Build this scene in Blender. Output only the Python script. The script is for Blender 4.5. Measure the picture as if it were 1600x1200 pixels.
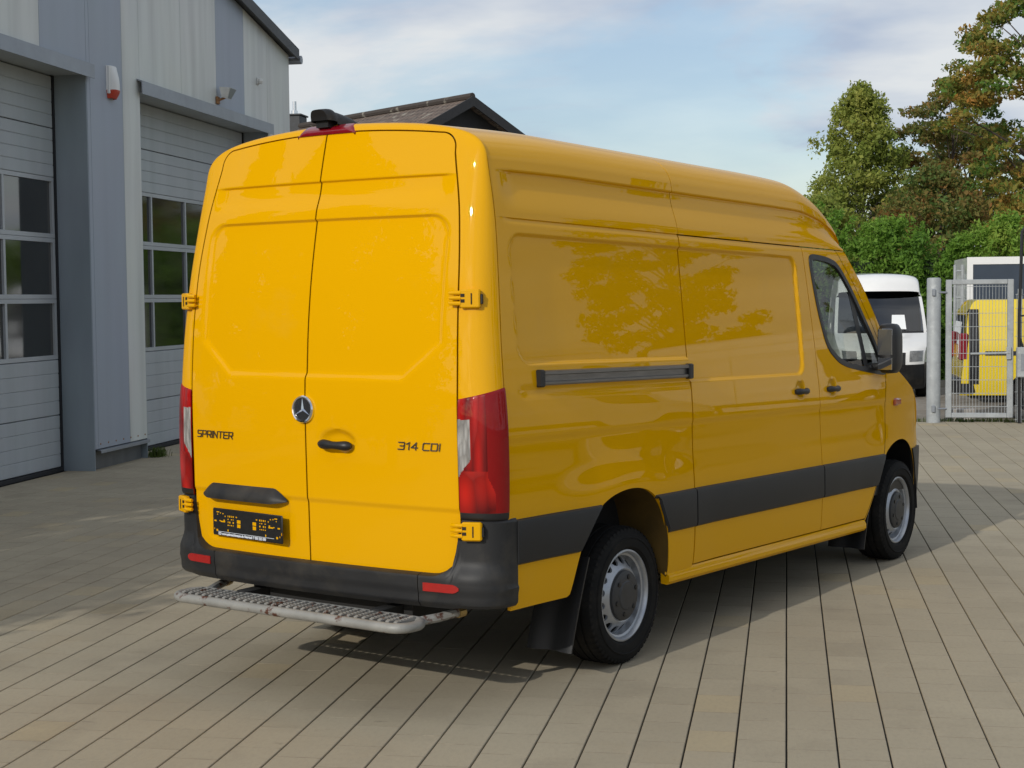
import bpy, math, random
import numpy as np
from mathutils import Vector, Matrix

for o in list(bpy.data.objects):
    bpy.data.objects.remove(o)
scene = bpy.context.scene
C = scene.collection
R = math.radians
rng = np.random.default_rng(7)
random.seed(7)

# ------------------------------------------------------------------ camera
CAM = Vector((0, 0, 1.835))
yaw, pitch, roll, FPX = 0.1752, -0.055, -0.010, 2425.75
fwd = Vector((-math.sin(yaw) * math.cos(pitch), math.cos(yaw) * math.cos(pitch), math.sin(pitch)))
rt = Vector((math.cos(yaw), math.sin(yaw), 0))
up = rt.cross(fwd)
r2 = rt * math.cos(roll) + up * math.sin(roll)
u2 = -rt * math.sin(roll) + up * math.cos(roll)
cd = bpy.data.cameras.new('camera')
cam = bpy.data.objects.new('camera', cd)
C.objects.link(cam)
cam.matrix_world = Matrix(((r2.x, u2.x, -fwd.x, CAM.x), (r2.y, u2.y, -fwd.y, CAM.y), (r2.z, u2.z, -fwd.z, CAM.z), (0, 0, 0, 1)))
cd.sensor_width = 36
cd.lens = FPX / 1600 * 36
cd.clip_end = 2000
scene.camera = cam

# ------------------------------------------------------------------ sky and sun
SUN_EL, SUN_AZ = R(25.0), R(205.1)        # azimuth clockwise from +Y
world = bpy.data.worlds.new('World')
scene.world = world
world.use_nodes = True
nt = world.node_tree
nt.nodes.clear()
N = nt.nodes.new
wout = N('ShaderNodeOutputWorld')
sky = N('ShaderNodeTexSky')
sky.sky_type = 'NISHITA'
sky.sun_disc = False
sky.sun_elevation = SUN_EL
sky.sun_rotation = SUN_AZ
sky.air_density = 1.0
sky.dust_density = 1.3
sky.ozone_density = 1.5
bg1 = N('ShaderNodeBackground')
bg1.inputs['Strength'].default_value = 0.112
nt.links.new(sky.outputs[0], bg1.inputs['Color'])
tc = N('ShaderNodeTexCoord')
sep = N('ShaderNodeSeparateXYZ')
nt.links.new(tc.outputs['Generated'], sep.inputs[0])
addz = N('ShaderNodeMath'); addz.operation = 'MAXIMUM'; addz.inputs[1].default_value = 0.0
nt.links.new(sep.outputs['Z'], addz.inputs[0])
addz2 = N('ShaderNodeMath'); addz2.operation = 'ADD'; addz2.inputs[1].default_value = 0.16
nt.links.new(addz.outputs[0], addz2.inputs[0])
comb = N('ShaderNodeCombineXYZ')
for ax in 'XY':
    dv = N('ShaderNodeMath'); dv.operation = 'DIVIDE'
    nt.links.new(sep.outputs[ax], dv.inputs[0]); nt.links.new(addz2.outputs[0], dv.inputs[1])
    nt.links.new(dv.outputs[0], comb.inputs[ax])
cn = N('ShaderNodeTexNoise')
cn.inputs['Scale'].default_value = 1.15
cn.inputs['Detail'].default_value = 9
cn.inputs['Roughness'].default_value = 0.57
cn.inputs['Distortion'].default_value = 0.4
cmap = N('ShaderNodeMapping')
cmap.inputs['Location'].default_value = (1.9, 3.1, 0.4)
nt.links.new(comb.outputs[0], cmap.inputs[0])
nt.links.new(cmap.outputs[0], cn.inputs['Vector'])
ramp = N('ShaderNodeValToRGB')
ramp.color_ramp.elements[0].position = 0.42
ramp.color_ramp.elements[0].color = (0.30, 0.30, 0.30, 1)
ramp.color_ramp.elements[1].position = 0.555
ramp.color_ramp.elements[1].color = (0.95, 0.95, 0.95, 1)
nt.links.new(cn.outputs['Fac'], ramp.inputs[0])
cn2 = N('ShaderNodeTexNoise')
cn2.inputs['Scale'].default_value = 1.7
cn2.inputs['Detail'].default_value = 5
nt.links.new(cmap.outputs[0], cn2.inputs['Vector'])
ramp2 = N('ShaderNodeValToRGB')
ramp2.color_ramp.elements[0].position = 0.36
ramp2.color_ramp.elements[0].color = (0.39, 0.455, 0.57, 1)
ramp2.color_ramp.elements[1].position = 0.58
ramp2.color_ramp.elements[1].color = (0.66, 0.68, 0.695, 1)
nt.links.new(cn2.outputs['Fac'], ramp2.inputs[0])
bg2 = N('ShaderNodeBackground')
bg2.inputs['Strength'].default_value = 1.02
nt.links.new(ramp2.outputs[0], bg2.inputs['Color'])
mx = N('ShaderNodeMixShader')
nt.links.new(ramp.outputs[0], mx.inputs[0])
nt.links.new(bg1.outputs[0], mx.inputs[1])
nt.links.new(bg2.outputs[0], mx.inputs[2])
nt.links.new(mx.outputs[0], wout.inputs[0])

sd = bpy.data.lights.new('sun', 'SUN')
sd.energy = 2.05
sd.angle = R(0.55)
sd.color = (1.0, 0.96, 0.88)
sun = bpy.data.objects.new('sun', sd)
C.objects.link(sun)
sdir = Vector((-math.sin(SUN_AZ) * math.cos(SUN_EL), -math.cos(SUN_AZ) * math.cos(SUN_EL), -math.sin(SUN_EL)))
sun.rotation_euler = sdir.to_track_quat('-Z', 'Y').to_euler()
sun.location = (-20, -40, 30)

vs = scene.view_settings
vs.view_transform = 'Standard'
vs.look = 'None'
vs.exposure = 0.17
vs.gamma = 1
vs.use_curve_mapping = False
scene.render.resolution_x, scene.render.resolution_y = 1024, 768
scene.cycles.max_bounces = 7
scene.cycles.diffuse_bounces = 3
scene.cycles.transparent_max_bounces = 16

# ------------------------------------------------------------------ materials
MATS = {}
def _nodes(name):
    m = bpy.data.materials.new(name)
    m.use_nodes = True
    t = m.node_tree
    return m, t, t.nodes['Principled BSDF']

def pm(name, col, rough=0.6, metal=0.0, coat=0.0, var=0.0, vscale=3.0, bump=0.0, bscale=60.0, spec=0.5, dirt=None, coords='Object', stretch=(1, 1, 1), coat_rough=0.03):
    m, t, b = _nodes(name)
    b.inputs['Roughness'].default_value = rough
    b.inputs['Metallic'].default_value = metal
    b.inputs['Specular IOR Level'].default_value = spec
    if coat:
        b.inputs['Coat Weight'].default_value = coat
        b.inputs['Coat Roughness'].default_value = coat_rough
    b.inputs['Base Color'].default_value = (*col, 1)
    tcx = t.nodes.new('ShaderNodeTexCoord')
    mp = t.nodes.new('ShaderNodeMapping')
    mp.inputs['Scale'].default_value = stretch
    t.links.new(tcx.outputs[coords], mp.inputs[0])
    last = None
    if var:
        n = t.nodes.new('ShaderNodeTexNoise')
        n.inputs['Scale'].default_value = vscale
        n.inputs['Detail'].default_value = 6
        n.inputs['Roughness'].default_value = 0.6
        t.links.new(mp.outputs[0], n.inputs['Vector'])
        r = t.nodes.new('ShaderNodeValToRGB')
        r.color_ramp.elements[0].position = 0.3
        r.color_ramp.elements[1].position = 0.7
        r.color_ramp.elements[0].color = (*[c * (1 - var) for c in col], 1)
        r.color_ramp.elements[1].color = (*[min(1, c * (1 + var)) for c in col], 1)
        t.links.new(n.outputs['Fac'], r.inputs[0])
        last = r.outputs[0]
        rr = t.nodes.new('ShaderNodeMapRange')
        rr.inputs['To Min'].default_value = max(0.02, rough - 0.08)
        rr.inputs['To Max'].default_value = min(1, rough + 0.08)
        t.links.new(n.outputs['Fac'], rr.inputs[0])
        if not coat:
            t.links.new(rr.outputs[0], b.inputs['Roughness'])
    if dirt:
        dcol, dscale, lo, hi = dirt
        n = t.nodes.new('ShaderNodeTexNoise')
        n.inputs['Scale'].default_value = dscale
        n.inputs['Detail'].default_value = 8
        n.inputs['Roughness'].default_value = 0.65
        t.links.new(mp.outputs[0], n.inputs['Vector'])
        r = t.nodes.new('ShaderNodeValToRGB')
        r.color_ramp.elements[0].position = lo
        r.color_ramp.elements[1].position = hi
        t.links.new(n.outputs['Fac'], r.inputs[0])
        mix = t.nodes.new('ShaderNodeMix')
        mix.data_type = 'RGBA'
        t.links.new(r.outputs[0], mix.inputs['Factor'])
        if last is not None:
            t.links.new(last, mix.inputs['A'])
        else:
            mix.inputs['A'].default_value = (*col, 1)
        mix.inputs['B'].default_value = (*dcol, 1)
        last = mix.outputs['Result']
    if last is not None:
        t.links.new(last, b.inputs['Base Color'])
    if bump:
        n = t.nodes.new('ShaderNodeTexNoise')
        n.inputs['Scale'].default_value = bscale
        n.inputs['Detail'].default_value = 4
        t.links.new(mp.outputs[0], n.inputs['Vector'])
        bp = t.nodes.new('ShaderNodeBump')
        bp.inputs['Strength'].default_value = bump
        bp.inputs['Distance'].default_value = 0.01
        t.links.new(n.outputs['Fac'], bp.inputs['Height'])
        t.links.new(bp.outputs[0], b.inputs['Normal'])
    MATS[name] = m
    return m

def glass_mat(name, tint, base=0.06, rough=0.02):
    m = bpy.data.materials.new(name)
    m.use_nodes = True
    t = m.node_tree
    t.nodes.clear()
    out = t.nodes.new('ShaderNodeOutputMaterial')
    tr = t.nodes.new('ShaderNodeBsdfTransparent')
    tr.inputs[0].default_value = (*tint, 1)
    gl = t.nodes.new('ShaderNodeBsdfGlossy')
    gl.inputs['Roughness'].default_value = rough
    lw = t.nodes.new('ShaderNodeLayerWeight')
    pw = t.nodes.new('ShaderNodeMath'); pw.operation = 'POWER'; pw.inputs[1].default_value = 5.0
    lw.inputs['Blend'].default_value = 0.5
    t.links.new(lw.outputs['Facing'], pw.inputs[0])
    fr = t.nodes.new('ShaderNodeMath'); fr.operation = 'MULTIPLY_ADD'
    fr.inputs[1].default_value = 0.9; fr.inputs[2].default_value = base
    t.links.new(pw.outputs[0], fr.inputs[0])
    mixn = t.nodes.new('ShaderNodeMixShader')
    t.links.new(fr.outputs[0], mixn.inputs[0])
    t.links.new(tr.outputs[0], mixn.inputs[1])
    t.links.new(gl.outputs[0], mixn.inputs[2])
    t.links.new(mixn.outputs[0], out.inputs[0])
    MATS[name] = m
    return m

def leaf_mat(name, cols, scale=0.6, trans=0.3):
    """leaves: colour varies from leaf to leaf and from bough to bough"""
    m = bpy.data.materials.new(name)
    m.use_nodes = True
    t = m.node_tree
    t.nodes.clear()
    out = t.nodes.new('ShaderNodeOutputMaterial')
    geo = t.nodes.new('ShaderNodeNewGeometry')
    tcx = t.nodes.new('ShaderNodeTexCoord')
    n = t.nodes.new('ShaderNodeTexNoise')
    n.inputs['Scale'].default_value = scale
    n.inputs['Detail'].default_value = 3
    t.links.new(tcx.outputs['Object'], n.inputs['Vector'])
    ma = t.nodes.new('ShaderNodeMath'); ma.operation = 'MULTIPLY_ADD'
    ma.inputs[1].default_value = 0.35
    t.links.new(geo.outputs['Random Per Island'], ma.inputs[0])
    mb = t.nodes.new('ShaderNodeMath'); mb.operation = 'MULTIPLY_ADD'
    mb.inputs[1].default_value = 1.5; mb.inputs[2].default_value = -0.42
    t.links.new(n.outputs['Fac'], mb.inputs[0])
    t.links.new(mb.outputs[0], ma.inputs[2])
    r = t.nodes.new('ShaderNodeValToRGB')
    el = r.color_ramp.elements
    while len(el) < len(cols):
        el.new(0.5)
    for i, c in enumerate(cols):
        el[i].position = i / (len(cols) - 1)
        el[i].color = (*c, 1)
    t.links.new(ma.outputs[0], r.inputs[0])
    d = t.nodes.new('ShaderNodeBsdfPrincipled')
    d.inputs['Roughness'].default_value = 0.6
    d.inputs['Specular IOR Level'].default_value = 0.25
    tl = t.nodes.new('ShaderNodeBsdfTranslucent')
    mixn = t.nodes.new('ShaderNodeMixShader')
    mixn.inputs[0].default_value = trans
    t.links.new(r.outputs[0], d.inputs['Base Color'])
    t.links.new(r.outputs[0], tl.inputs[0])
    t.links.new(d.outputs[0], mixn.inputs[1])
    t.links.new(tl.outputs[0], mixn.inputs[2])
    t.links.new(mixn.outputs[0], out.inputs[0])
    MATS[name] = m
    return m

YEL = (0.72, 0.365, 0.001)
pm('yellow', YEL, 0.45, coat=0.52, spec=0.0, coat_rough=0.012, dirt=((0.66, 0.35, 0.02), 2.2, 0.58, 0.98))
pm('yellow_far', (0.74, 0.55, 0.02), 0.35, coat=0.8)
pm('white_paint', (0.78, 0.78, 0.77), 0.35, coat=0.8, var=0.03)
pm('plastic', (0.017, 0.0175, 0.019), 0.5, var=0.18, vscale=5, bump=0.10, bscale=400, spec=0.35, dirt=((0.055, 0.049, 0.040), 4.0, 0.50, 0.82))
pm('plastic_band', (0.017, 0.018, 0.020), 0.45, spec=0.3, var=0.10, vscale=4, bump=0.06, bscale=500)
pm('black', (0.010, 0.010, 0.011), 0.45)
pm('inner_dark', (0.006, 0.006, 0.006), 0.9)
pm('seam_dark', (0.02, 0.012, 0.003), 0.8)
pm('chrome', (0.75, 0.76, 0.78), 0.12, metal=1.0)
pm('star_face', (0.03, 0.032, 0.036), 0.15, coat=1.0)
pm('badge', (0.22, 0.21, 0.20), 0.22, metal=0.9)
pm('rubber', (0.009, 0.009, 0.009), 0.8, var=0.2, vscale=12, spec=0.2, dirt=((0.026, 0.023, 0.019), 7, 0.5, 0.8))
pm('rim', (0.40, 0.42, 0.45), 0.36, metal=0.6, var=0.12, vscale=10, dirt=((0.12, 0.10, 0.085), 9, 0.58, 0.85))
pm('hubcap', (0.032, 0.033, 0.035), 0.5, var=0.2, vscale=20)
pm('rail', (0.20, 0.19, 0.18), 0.35, metal=0.8, var=0.2, vscale=8, stretch=(1, 1, 6))
pm('orange_lens', (0.40, 0.06, 0.008), 0.15, coat=1.0)
pm('reflector_red', (0.34, 0.006, 0.006), 0.22, coat=1.0, var=0.1, vscale=30)
pm('brake_red', (0.20, 0.004, 0.012), 0.25, coat=1.0)
pm('galv', (0.27, 0.268, 0.252), 0.55, metal=0.15, var=0.22, vscale=6, dirt=((0.09, 0.032, 0.018), 13, 0.58, 0.64))
pm('galv_post', (0.34, 0.36, 0.37), 0.6, metal=0.1, var=0.16, vscale=5, bump=0.1, bscale=30, dirt=((0.44, 0.46, 0.46), 14, 0.55, 0.7))
pm('brass', (0.42, 0.30, 0.12), 0.4, metal=0.8)
pm('liner', (0.10, 0.058, 0.008), 0.8, var=0.3, vscale=6)  # body yellow darkened: shade inside the rear arches is painted into it
pm('undercarriage', (0.012, 0.012, 0.012), 0.8)
pm('plate_black', (0.012, 0.012, 0.013), 0.4, var=0.2, vscale=40)
pm('plate_print', (0.62, 0.66, 0.74), 0.5)
pm('paper', (0.75, 0.77, 0.78), 0.7)
glass_mat('glass', (0.66, 0.69, 0.66))
glass_mat('glass_dark', (0.20, 0.24, 0.33), 0.13)
glass_mat('mirror_glass', (0.01, 0.01, 0.01))
pm('mirror', (0.55, 0.57, 0.6), 0.03, metal=1.0)
pm('headlight', (0.16, 0.165, 0.17), 0.15, coat=0.8, var=0.5, vscale=9)

def lens_mat(name, c0, c1, sx):
    m, t, b = _nodes(name)
    tcx = t.nodes.new('ShaderNodeTexCoord')
    mp = t.nodes.new('ShaderNodeMapping')
    mp.inputs['Scale'].default_value = sx
    t.links.new(tcx.outputs['Object'], mp.inputs[0])
    v = t.nodes.new('ShaderNodeTexVoronoi')
    v.inputs['Scale'].default_value = 1.0
    t.links.new(mp.outputs[0], v.inputs['Vector'])
    r = t.nodes.new('ShaderNodeValToRGB')
    r.color_ramp.elements[0].color = (*c0, 1)
    r.color_ramp.elements[1].color = (*c1, 1)
    r.color_ramp.elements[0].position = 0.15
    r.color_ramp.elements[1].position = 0.75
    t.links.new(v.outputs['Distance'], r.inputs[0])
    t.links.new(r.outputs[0], b.inputs['Base Color'])
    b.inputs['Roughness'].default_value = 0.35
    b.inputs['Coat Weight'].default_value = 0.55
    b.inputs['Coat Roughness'].default_value = 0.03
    b.inputs['Specular IOR Level'].default_value = 0.15
    bp = t.nodes.new('ShaderNodeBump')
    bp.inputs['Strength'].default_value = 0.6
    bp.inputs['Distance'].default_value = 0.02
    t.links.new(v.outputs['Distance'], bp.inputs['Height'])
    t.links.new(bp.outputs[0], b.inputs['Normal'])
    MATS[name] = m
lens_mat('lens_red', (0.46, 0.006, 0.004), (0.13, 0.001, 0.002), (26, 26, 3.2))
lens_mat('lens_red_low', (0.50, 0.012, 0.006), (0.09, 0.001, 0.002), (11, 11, 5.5))  # brighter red cells: streak highlights of the facets painted into the colour
pm('lens_red_flat', (0.22, 0.002, 0.003), 0.4, coat=0.6, spec=0.1)
lens_mat('lens_clear', (0.40, 0.39, 0.37), (0.22, 0.21, 0.20), (60, 60, 14))

# ------------------------------------------------------------------ mesh helpers
def link(me, name, mat, parent=None, smooth=35):
    o = bpy.data.objects.new(name, me)
    C.objects.link(o)
    if mat is not None and not me.materials:
        me.materials.append(MATS[mat] if isinstance(mat, str) else mat)
    if smooth is not None:
        me.shade_smooth()
        if smooth < 180:
            me.set_sharp_from_angle(angle=R(smooth))
    if parent is not None:
        o.parent = parent
    return o

def tag(o, label=None, cat=None, group=None, kind=None):
    if label: o['label'] = label
    if cat: o['category'] = cat
    if group: o['group'] = group
    if kind: o['kind'] = kind
    return o

def empty(name, loc=(0, 0, 0), rz=0.0):
    o = bpy.data.objects.new(name, None)
    C.objects.link(o)
    o.location = loc
    o.rotation_euler = (0, 0, rz)
    o.empty_display_size = 0.2
    return o

class MB:
    def __init__(self, xf=None):
        self.v, self.f, self.xf = [], [], xf
    def add(self, vs, fs):
        b = len(self.v)
        self.v += [tuple(p) for p in vs]
        self.f += [tuple(b + i for i in q) for q in fs]
        return self
    def box(self, x0, x1, y0, y1, z0, z1, bev=0.0):
        if bev <= 0:
            vs = [(x, y, z) for z in (z0, z1) for y in (y0, y1) for x in (x0, x1)]
            return self.add(vs, [(0, 2, 3, 1), (4, 5, 7, 6), (0, 1, 5, 4), (2, 6, 7, 3), (0, 4, 6, 2), (1, 3, 7, 5)])
        b = bev
        rings = [(z0, b), (z0 + b, 0), (z1 - b, 0), (z1, b)]
        vs = []
        for z, i in rings:
            xa, xb, ya, yb = x0 + i, x1 - i, y0 + i, y1 - i
            c = b if i == 0 else b * 0.5
            vs += [(xa + c, ya, z), (xb - c, ya, z), (xb, ya + c, z), (xb, yb - c, z), (xb - c, yb, z), (xa + c, yb, z), (xa, yb - c, z), (xa, ya + c, z)]
        fs = [tuple(range(7, -1, -1)), tuple(range(24, 32))]
        for k in range(3):
            for i in range(8):
                j = (i + 1) % 8
                fs.append((k * 8 + i, k * 8 + j, k * 8 + 8 + j, k * 8 + 8 + i))
        return self.add(vs, fs)
    def tube(self, pts, r, n=8, closed=False, caps=True):
        P = [Vector(p) for p in pts]
        m = len(P)
        vs, fs = [], []
        prev = None
        for i in range(m):
            if closed:
                t = (P[(i + 1) % m] - P[i - 1])
            else:
                t = P[min(i + 1, m - 1)] - P[max(i - 1, 0)]
            t.normalize()
            a = prev if prev is not None else (Vector((0, 0, 1)) if abs(t.z) < 0.9 else Vector((1, 0, 0)))
            u = (a - t * a.dot(t)).normalized()
            prev = u
            w = t.cross(u)
            rr = r[i] if isinstance(r, (list, tuple)) else r
            for k in range(n):
                an = 2 * math.pi * k / n
                vs.append(P[i] + (u * math.cos(an) + w * math.sin(an)) * rr)
        for i in range(m if closed else m - 1):
            for k in range(n):
                k2 = (k + 1) % n
                i2 = (i + 1) % m
                fs.append((i * n + k, i * n + k2, i2 * n + k2, i2 * n + k))
        if caps and not closed:
            fs.append(tuple(range(n - 1, -1, -1)))
            fs.append(tuple(range((m - 1) * n, m * n)))
        return self.add(vs, fs)
    def lathe(self, prof, n=48, axis='y', c=(0, 0, 0), closed=False):
        vs, fs = [], []
        for (a, r) in prof:
            for k in range(n):
                t = 2 * math.pi * k / n
                if axis == 'y':
                    vs.append((c[0] + r * math.cos(t), c[1] + a, c[2] + r * math.sin(t)))
                else:
                    vs.append((c[0] + r * math.cos(t), c[1] + r * math.sin(t), c[2] + a))
        m = len(prof)
        for i in range(m if closed else m - 1):
            for k in range(n):
                k2 = (k + 1) % n
                i2 = (i + 1) % m
                fs.append((i * n + k, i * n + k2, i2 * n + k2, i2 * n + k))
        return self.add(vs, fs)
    def prism(self, poly, a0, a1, axis='y'):
        """extrude a 2D polygon; axis y: poly is (x,z); axis x: (y,z); axis z: (x,y)"""
        n = len(poly)
        def mk(p, a):
            if axis == 'y': return (p[0], a, p[1])
            if axis == 'x': return (a, p[0], p[1])
            return (p[0], p[1], a)
        vs = [mk(p, a0) for p in poly] + [mk(p, a1) for p in poly]
        fs = [tuple(range(n)), tuple(range(2 * n - 1, n - 1, -1))]
        for i in range(n):
            j = (i + 1) % n
            fs.append((i, i + n, j + n, j))
        return self.add(vs, fs)
    def build(self, name, mat, parent=None, smooth=35, recalc=True):
        vs = self.v
        if self.xf:
            vs = [self.xf(*p) for p in vs]
        me = bpy.data.meshes.new(name)
        me.from_pydata([tuple(p) for p in vs], [], self.f)
        me.validate()
        if recalc:
            import bmesh
            bm = bmesh.new()
            bm.from_mesh(me)
            bmesh.ops.recalc_face_normals(bm, faces=bm.faces)
            bm.to_mesh(me)
            bm.free()
        me.update()
        return link(me, name, mat, parent, smooth)

def grid_mesh(name, P, mat, parent=None, skirt=0.015, outward=None, keep=None, smooth=30, xf=None):
    """P: (ni,nj,3) surface points; the rim is folded inward so that panels have an edge"""
    ni, nj, _ = P.shape
    du = np.gradient(P, axis=0)
    dv = np.gradient(P, axis=1)
    n = np.cross(du, dv)
    ln = np.linalg.norm(n, axis=2, keepdims=True)
    n = n / np.maximum(ln, 1e-12)
    flip = False
    if outward is not None and float((n * np.asarray(outward)).sum()) < 0:
        n = -n
        flip = True
    V = P.reshape(-1, 3)
    idx = np.arange(ni * nj).reshape(ni, nj)
    q = np.stack([idx[:-1, :-1], idx[1:, :-1], idx[1:, 1:], idx[:-1, 1:]], axis=-1)
    if keep is not None:
        q = q[keep]
    else:
        q = q.reshape(-1, 4)
    if flip:
        q = q[:, ::-1]
    verts = [V]
    faces = [q]
    if skirt:
        loop = list(idx[:, 0]) + list(idx[-1, 1:]) + list(idx[-2::-1, -1]) + list(idx[0, -2:0:-1])
        Nn = n.reshape(-1, 3)
        base = len(V)
        verts.append(V[loop] - Nn[loop] * skirt)
        m = len(loop)
        a = np.array(loop)
        b = np.roll(a, -1)
        c = base + np.arange(m)
        d = np.roll(c, -1)
        sk = np.stack([a, c, d, b], axis=-1)
        if flip:
            sk = sk[:, ::-1]
        faces.append(sk)
    V = np.concatenate(verts)
    F = np.concatenate(faces)
    if xf is not None:
        V = xf(V)
    me = bpy.data.meshes.new(name)
    me.from_pydata(V.tolist(), [], F.tolist())
    me.validate()
    me.update()
    return link(me, name, mat, parent, smooth)

def interp(tab):
    """smooth monotone interpolation through (x, y) pairs"""
    xs = np.array([p[0] for p in tab], float)
    ys = np.array([p[1] for p in tab], float)
    h = np.diff(xs)
    d = np.diff(ys) / h
    m = np.zeros_like(xs)
    m[0], m[-1] = d[0], d[-1]
    for i in range(1, len(xs) - 1):
        if d[i - 1] * d[i] > 0:
            w1, w2 = 2 * h[i] + h[i - 1], h[i] + 2 * h[i - 1]
            m[i] = (w1 + w2) / (w1 / d[i - 1] + w2 / d[i])
    def f(x):
        x = np.asarray(x, float)
        xc = np.clip(x, xs[0], xs[-1])
        i = np.clip(np.searchsorted(xs, xc) - 1, 0, len(xs) - 2)
        t = (xc - xs[i]) / h[i]
        return (ys[i] * (1 + 2 * t) * (1 - t) ** 2 + m[i] * h[i] * t * (1 - t) ** 2 + ys[i + 1] * t * t * (3 - 2 * t) + m[i + 1] * h[i] * t * t * (t - 1))
    return f

def sstep(a, b, x):
    t = np.clip((np.asarray(x, float) - a) / (b - a), 0, 1)
    return t * t * (3 - 2 * t)
def lin(tab):
    xs = [p[0] for p in tab]; ys = [p[1] for p in tab]
    return lambda x: np.interp(x, xs, ys)

# ------------------------------------------------------------------ panel van body surfaces (x forward from rear axle, z up)
RAKE = 0.02
def rkV(V):
    V = V.copy()
    V[:, 2] -= RAKE * V[:, 0]
    return V
def rk(x, y, z):
    return (x, y, z - RAKE * x)

Wz = interp([(0.36, 0.965), (0.42, 0.98), (0.5, 0.99), (0.65, 0.998), (0.9, 1.0), (1.2, 0.996), (1.45, 0.980), (1.8, 0.950), (2.17, 0.912), (2.45, 0.868)])
Tx = interp([(2.5, 0.0), (3.2, 0.012), (3.7, 0.045), (4.0, 0.085), (4.26, 0.15)])
XS = interp([(0.36, -1.05), (0.85, -1.09), (1.5, -1.085), (1.9, -1.06), (2.2, -1.04), (2.45, -1.035), (2.7, -1.02)])
XF1 = lin([(0.36, 2.275), (0.8, 2.255), (1.4, 2.225), (2.17, 2.145)])
XA = lin([(0.36, 2.93), (0.405, 2.955), (0.62, 3.12), (0.83, 3.275), (1.0, 3.32), (1.36, 3.34), (1.42, 3.41), (1.69, 3.17), (1.95, 2.92), (2.17, 2.66)])
FX = lin([(0.28, 4.10), (0.5, 4.2), (0.8, 4.25), (1.05, 4.2), (1.15, 4.1), (1.26, 3.93), (1.32, 3.78), (1.42, 3.53), (1.69, 3.30), (1.946, 3.06), (2.17, 2.80)])
CB = interp([(0.5, -1.262), (0.9, -1.272), (1.3, -1.278), (1.6, -1.266), (1.85, -1.242), (2.2, -1.182), (2.45, -1.128), (2.62, -1.085), (2.75, -1.05)])
YD = interp([(0.55, 0.836), (1.4, 0.832), (1.9, 0.818), (2.2, 0.788), (2.45, 0.735), (2.65, 0.69)])
def XR(y, z):
    return CB(z) + 0.055 * (np.abs(y) / 0.85) ** 2.2
def ztop(y):
    return 2.602 - 0.045 * (np.abs(y) / 0.7) ** 2

def rrect(x, z, x0, x1, z0, z1, r):
    cx, cz, hx, hz = (x0 + x1) / 2, (z0 + z1) / 2, (x1 - x0) / 2 - r, (z1 - z0) / 2 - r
    dx, dz = np.abs(x - cx) - hx, np.abs(z - cz) - hz
    return np.hypot(np.maximum(dx, 0), np.maximum(dz, 0)) + np.minimum(np.maximum(dx, dz), 0) - r

def side_feat(x, z):
    """pressings: how far the skin lies inside the plain surface"""
    d = 0.015 * sstep(0.010, -0.010, rrect(x, z, -0.955, 0.72, 1.525, 2.105, 0.09)) * (x < 0.612)
    d = d + 0.015 * sstep(0.010, -0.010, rrect(x, z, 0.5, 2.03, 1.405, 2.105, 0.07)) * (x >= 0.612)
    d = d + 0.006 * sstep(1.20, 1.175, z) * sstep(0.86, 1.05, z)
    d = d + 0.005 * sstep(1.43, 1.41, z) * sstep(1.36, 1.40, z) * (x < 0.612) * sstep(-1.0, -0.9, x)
    d = d + 0.007 * sstep(2.150, 2.1775, z) * sstep(-1.02, -0.9, x)
    for cx in (0.0, 3.665):
        r = np.hypot(x - cx, (z - 0.38))
        d = d - 0.012 * sstep(0.92, 0.50, r) * (z > 0.4)
    for hx in (1.965, 2.43):
        e = ((x - hx) / 0.062) ** 2 + ((z - 1.315) / 0.052) ** 2
        d = d + 0.016 * sstep(1.0, 0.3, e)
    return d

def side_pts(x, z):
    y = Wz(z) - Tx(x) * (0.6 + 0.4 * sstep(1.5, 0.9, z)) - side_feat(x, z)
    return y

ARCH_R = [(-1.12, 0.43), (-0.64, 0.43), (-0.615, 0.44), (-0.52, 0.65), (-0.42, 0.78), (-0.28, 0.86), (-0.12, 0.893), (0.02, 0.893), (0.13, 0.868), (0.22, 0.81), (0.285, 0.72), (0.32, 0.60), (0.335, 0.40), (0.345, 0.385), (0.70, 0.385)]
ARCH_F = [(2.9, 0.40), (2.975, 0.40), (3.13, 0.62), (3.28, 0.82), (3.42, 0.89), (3.6, 0.92), (3.76, 0.905), (3.9, 0.84), (3.99, 0.74), (4.04, 0.6), (4.07, 0.36), (4.3, 0.36)]

def round_arch(P, i0, i1):
    Q = P[i0:i1]
    for _ in range(3):
        n = [Q[0]]
        for a, b in zip(Q[:-1], Q[1:]):
            n += [(0.75 * a[0] + 0.25 * b[0], 0.75 * a[1] + 0.25 * b[1]), (0.25 * a[0] + 0.75 * b[0], 0.25 * a[1] + 0.75 * b[1])]
        Q = n + [Q[-1]]
    R_ = P[:i0] + Q + P[i1:]
    out = [R_[0]]
    for p in R_[1:]:
        if p[0] - out[-1][0] > 0.0015:
            out.append(p)
    return out
ARCH_R = round_arch(ARCH_R, 2, 13)
ARCH_F = round_arch(ARCH_F, 1, 11)

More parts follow.
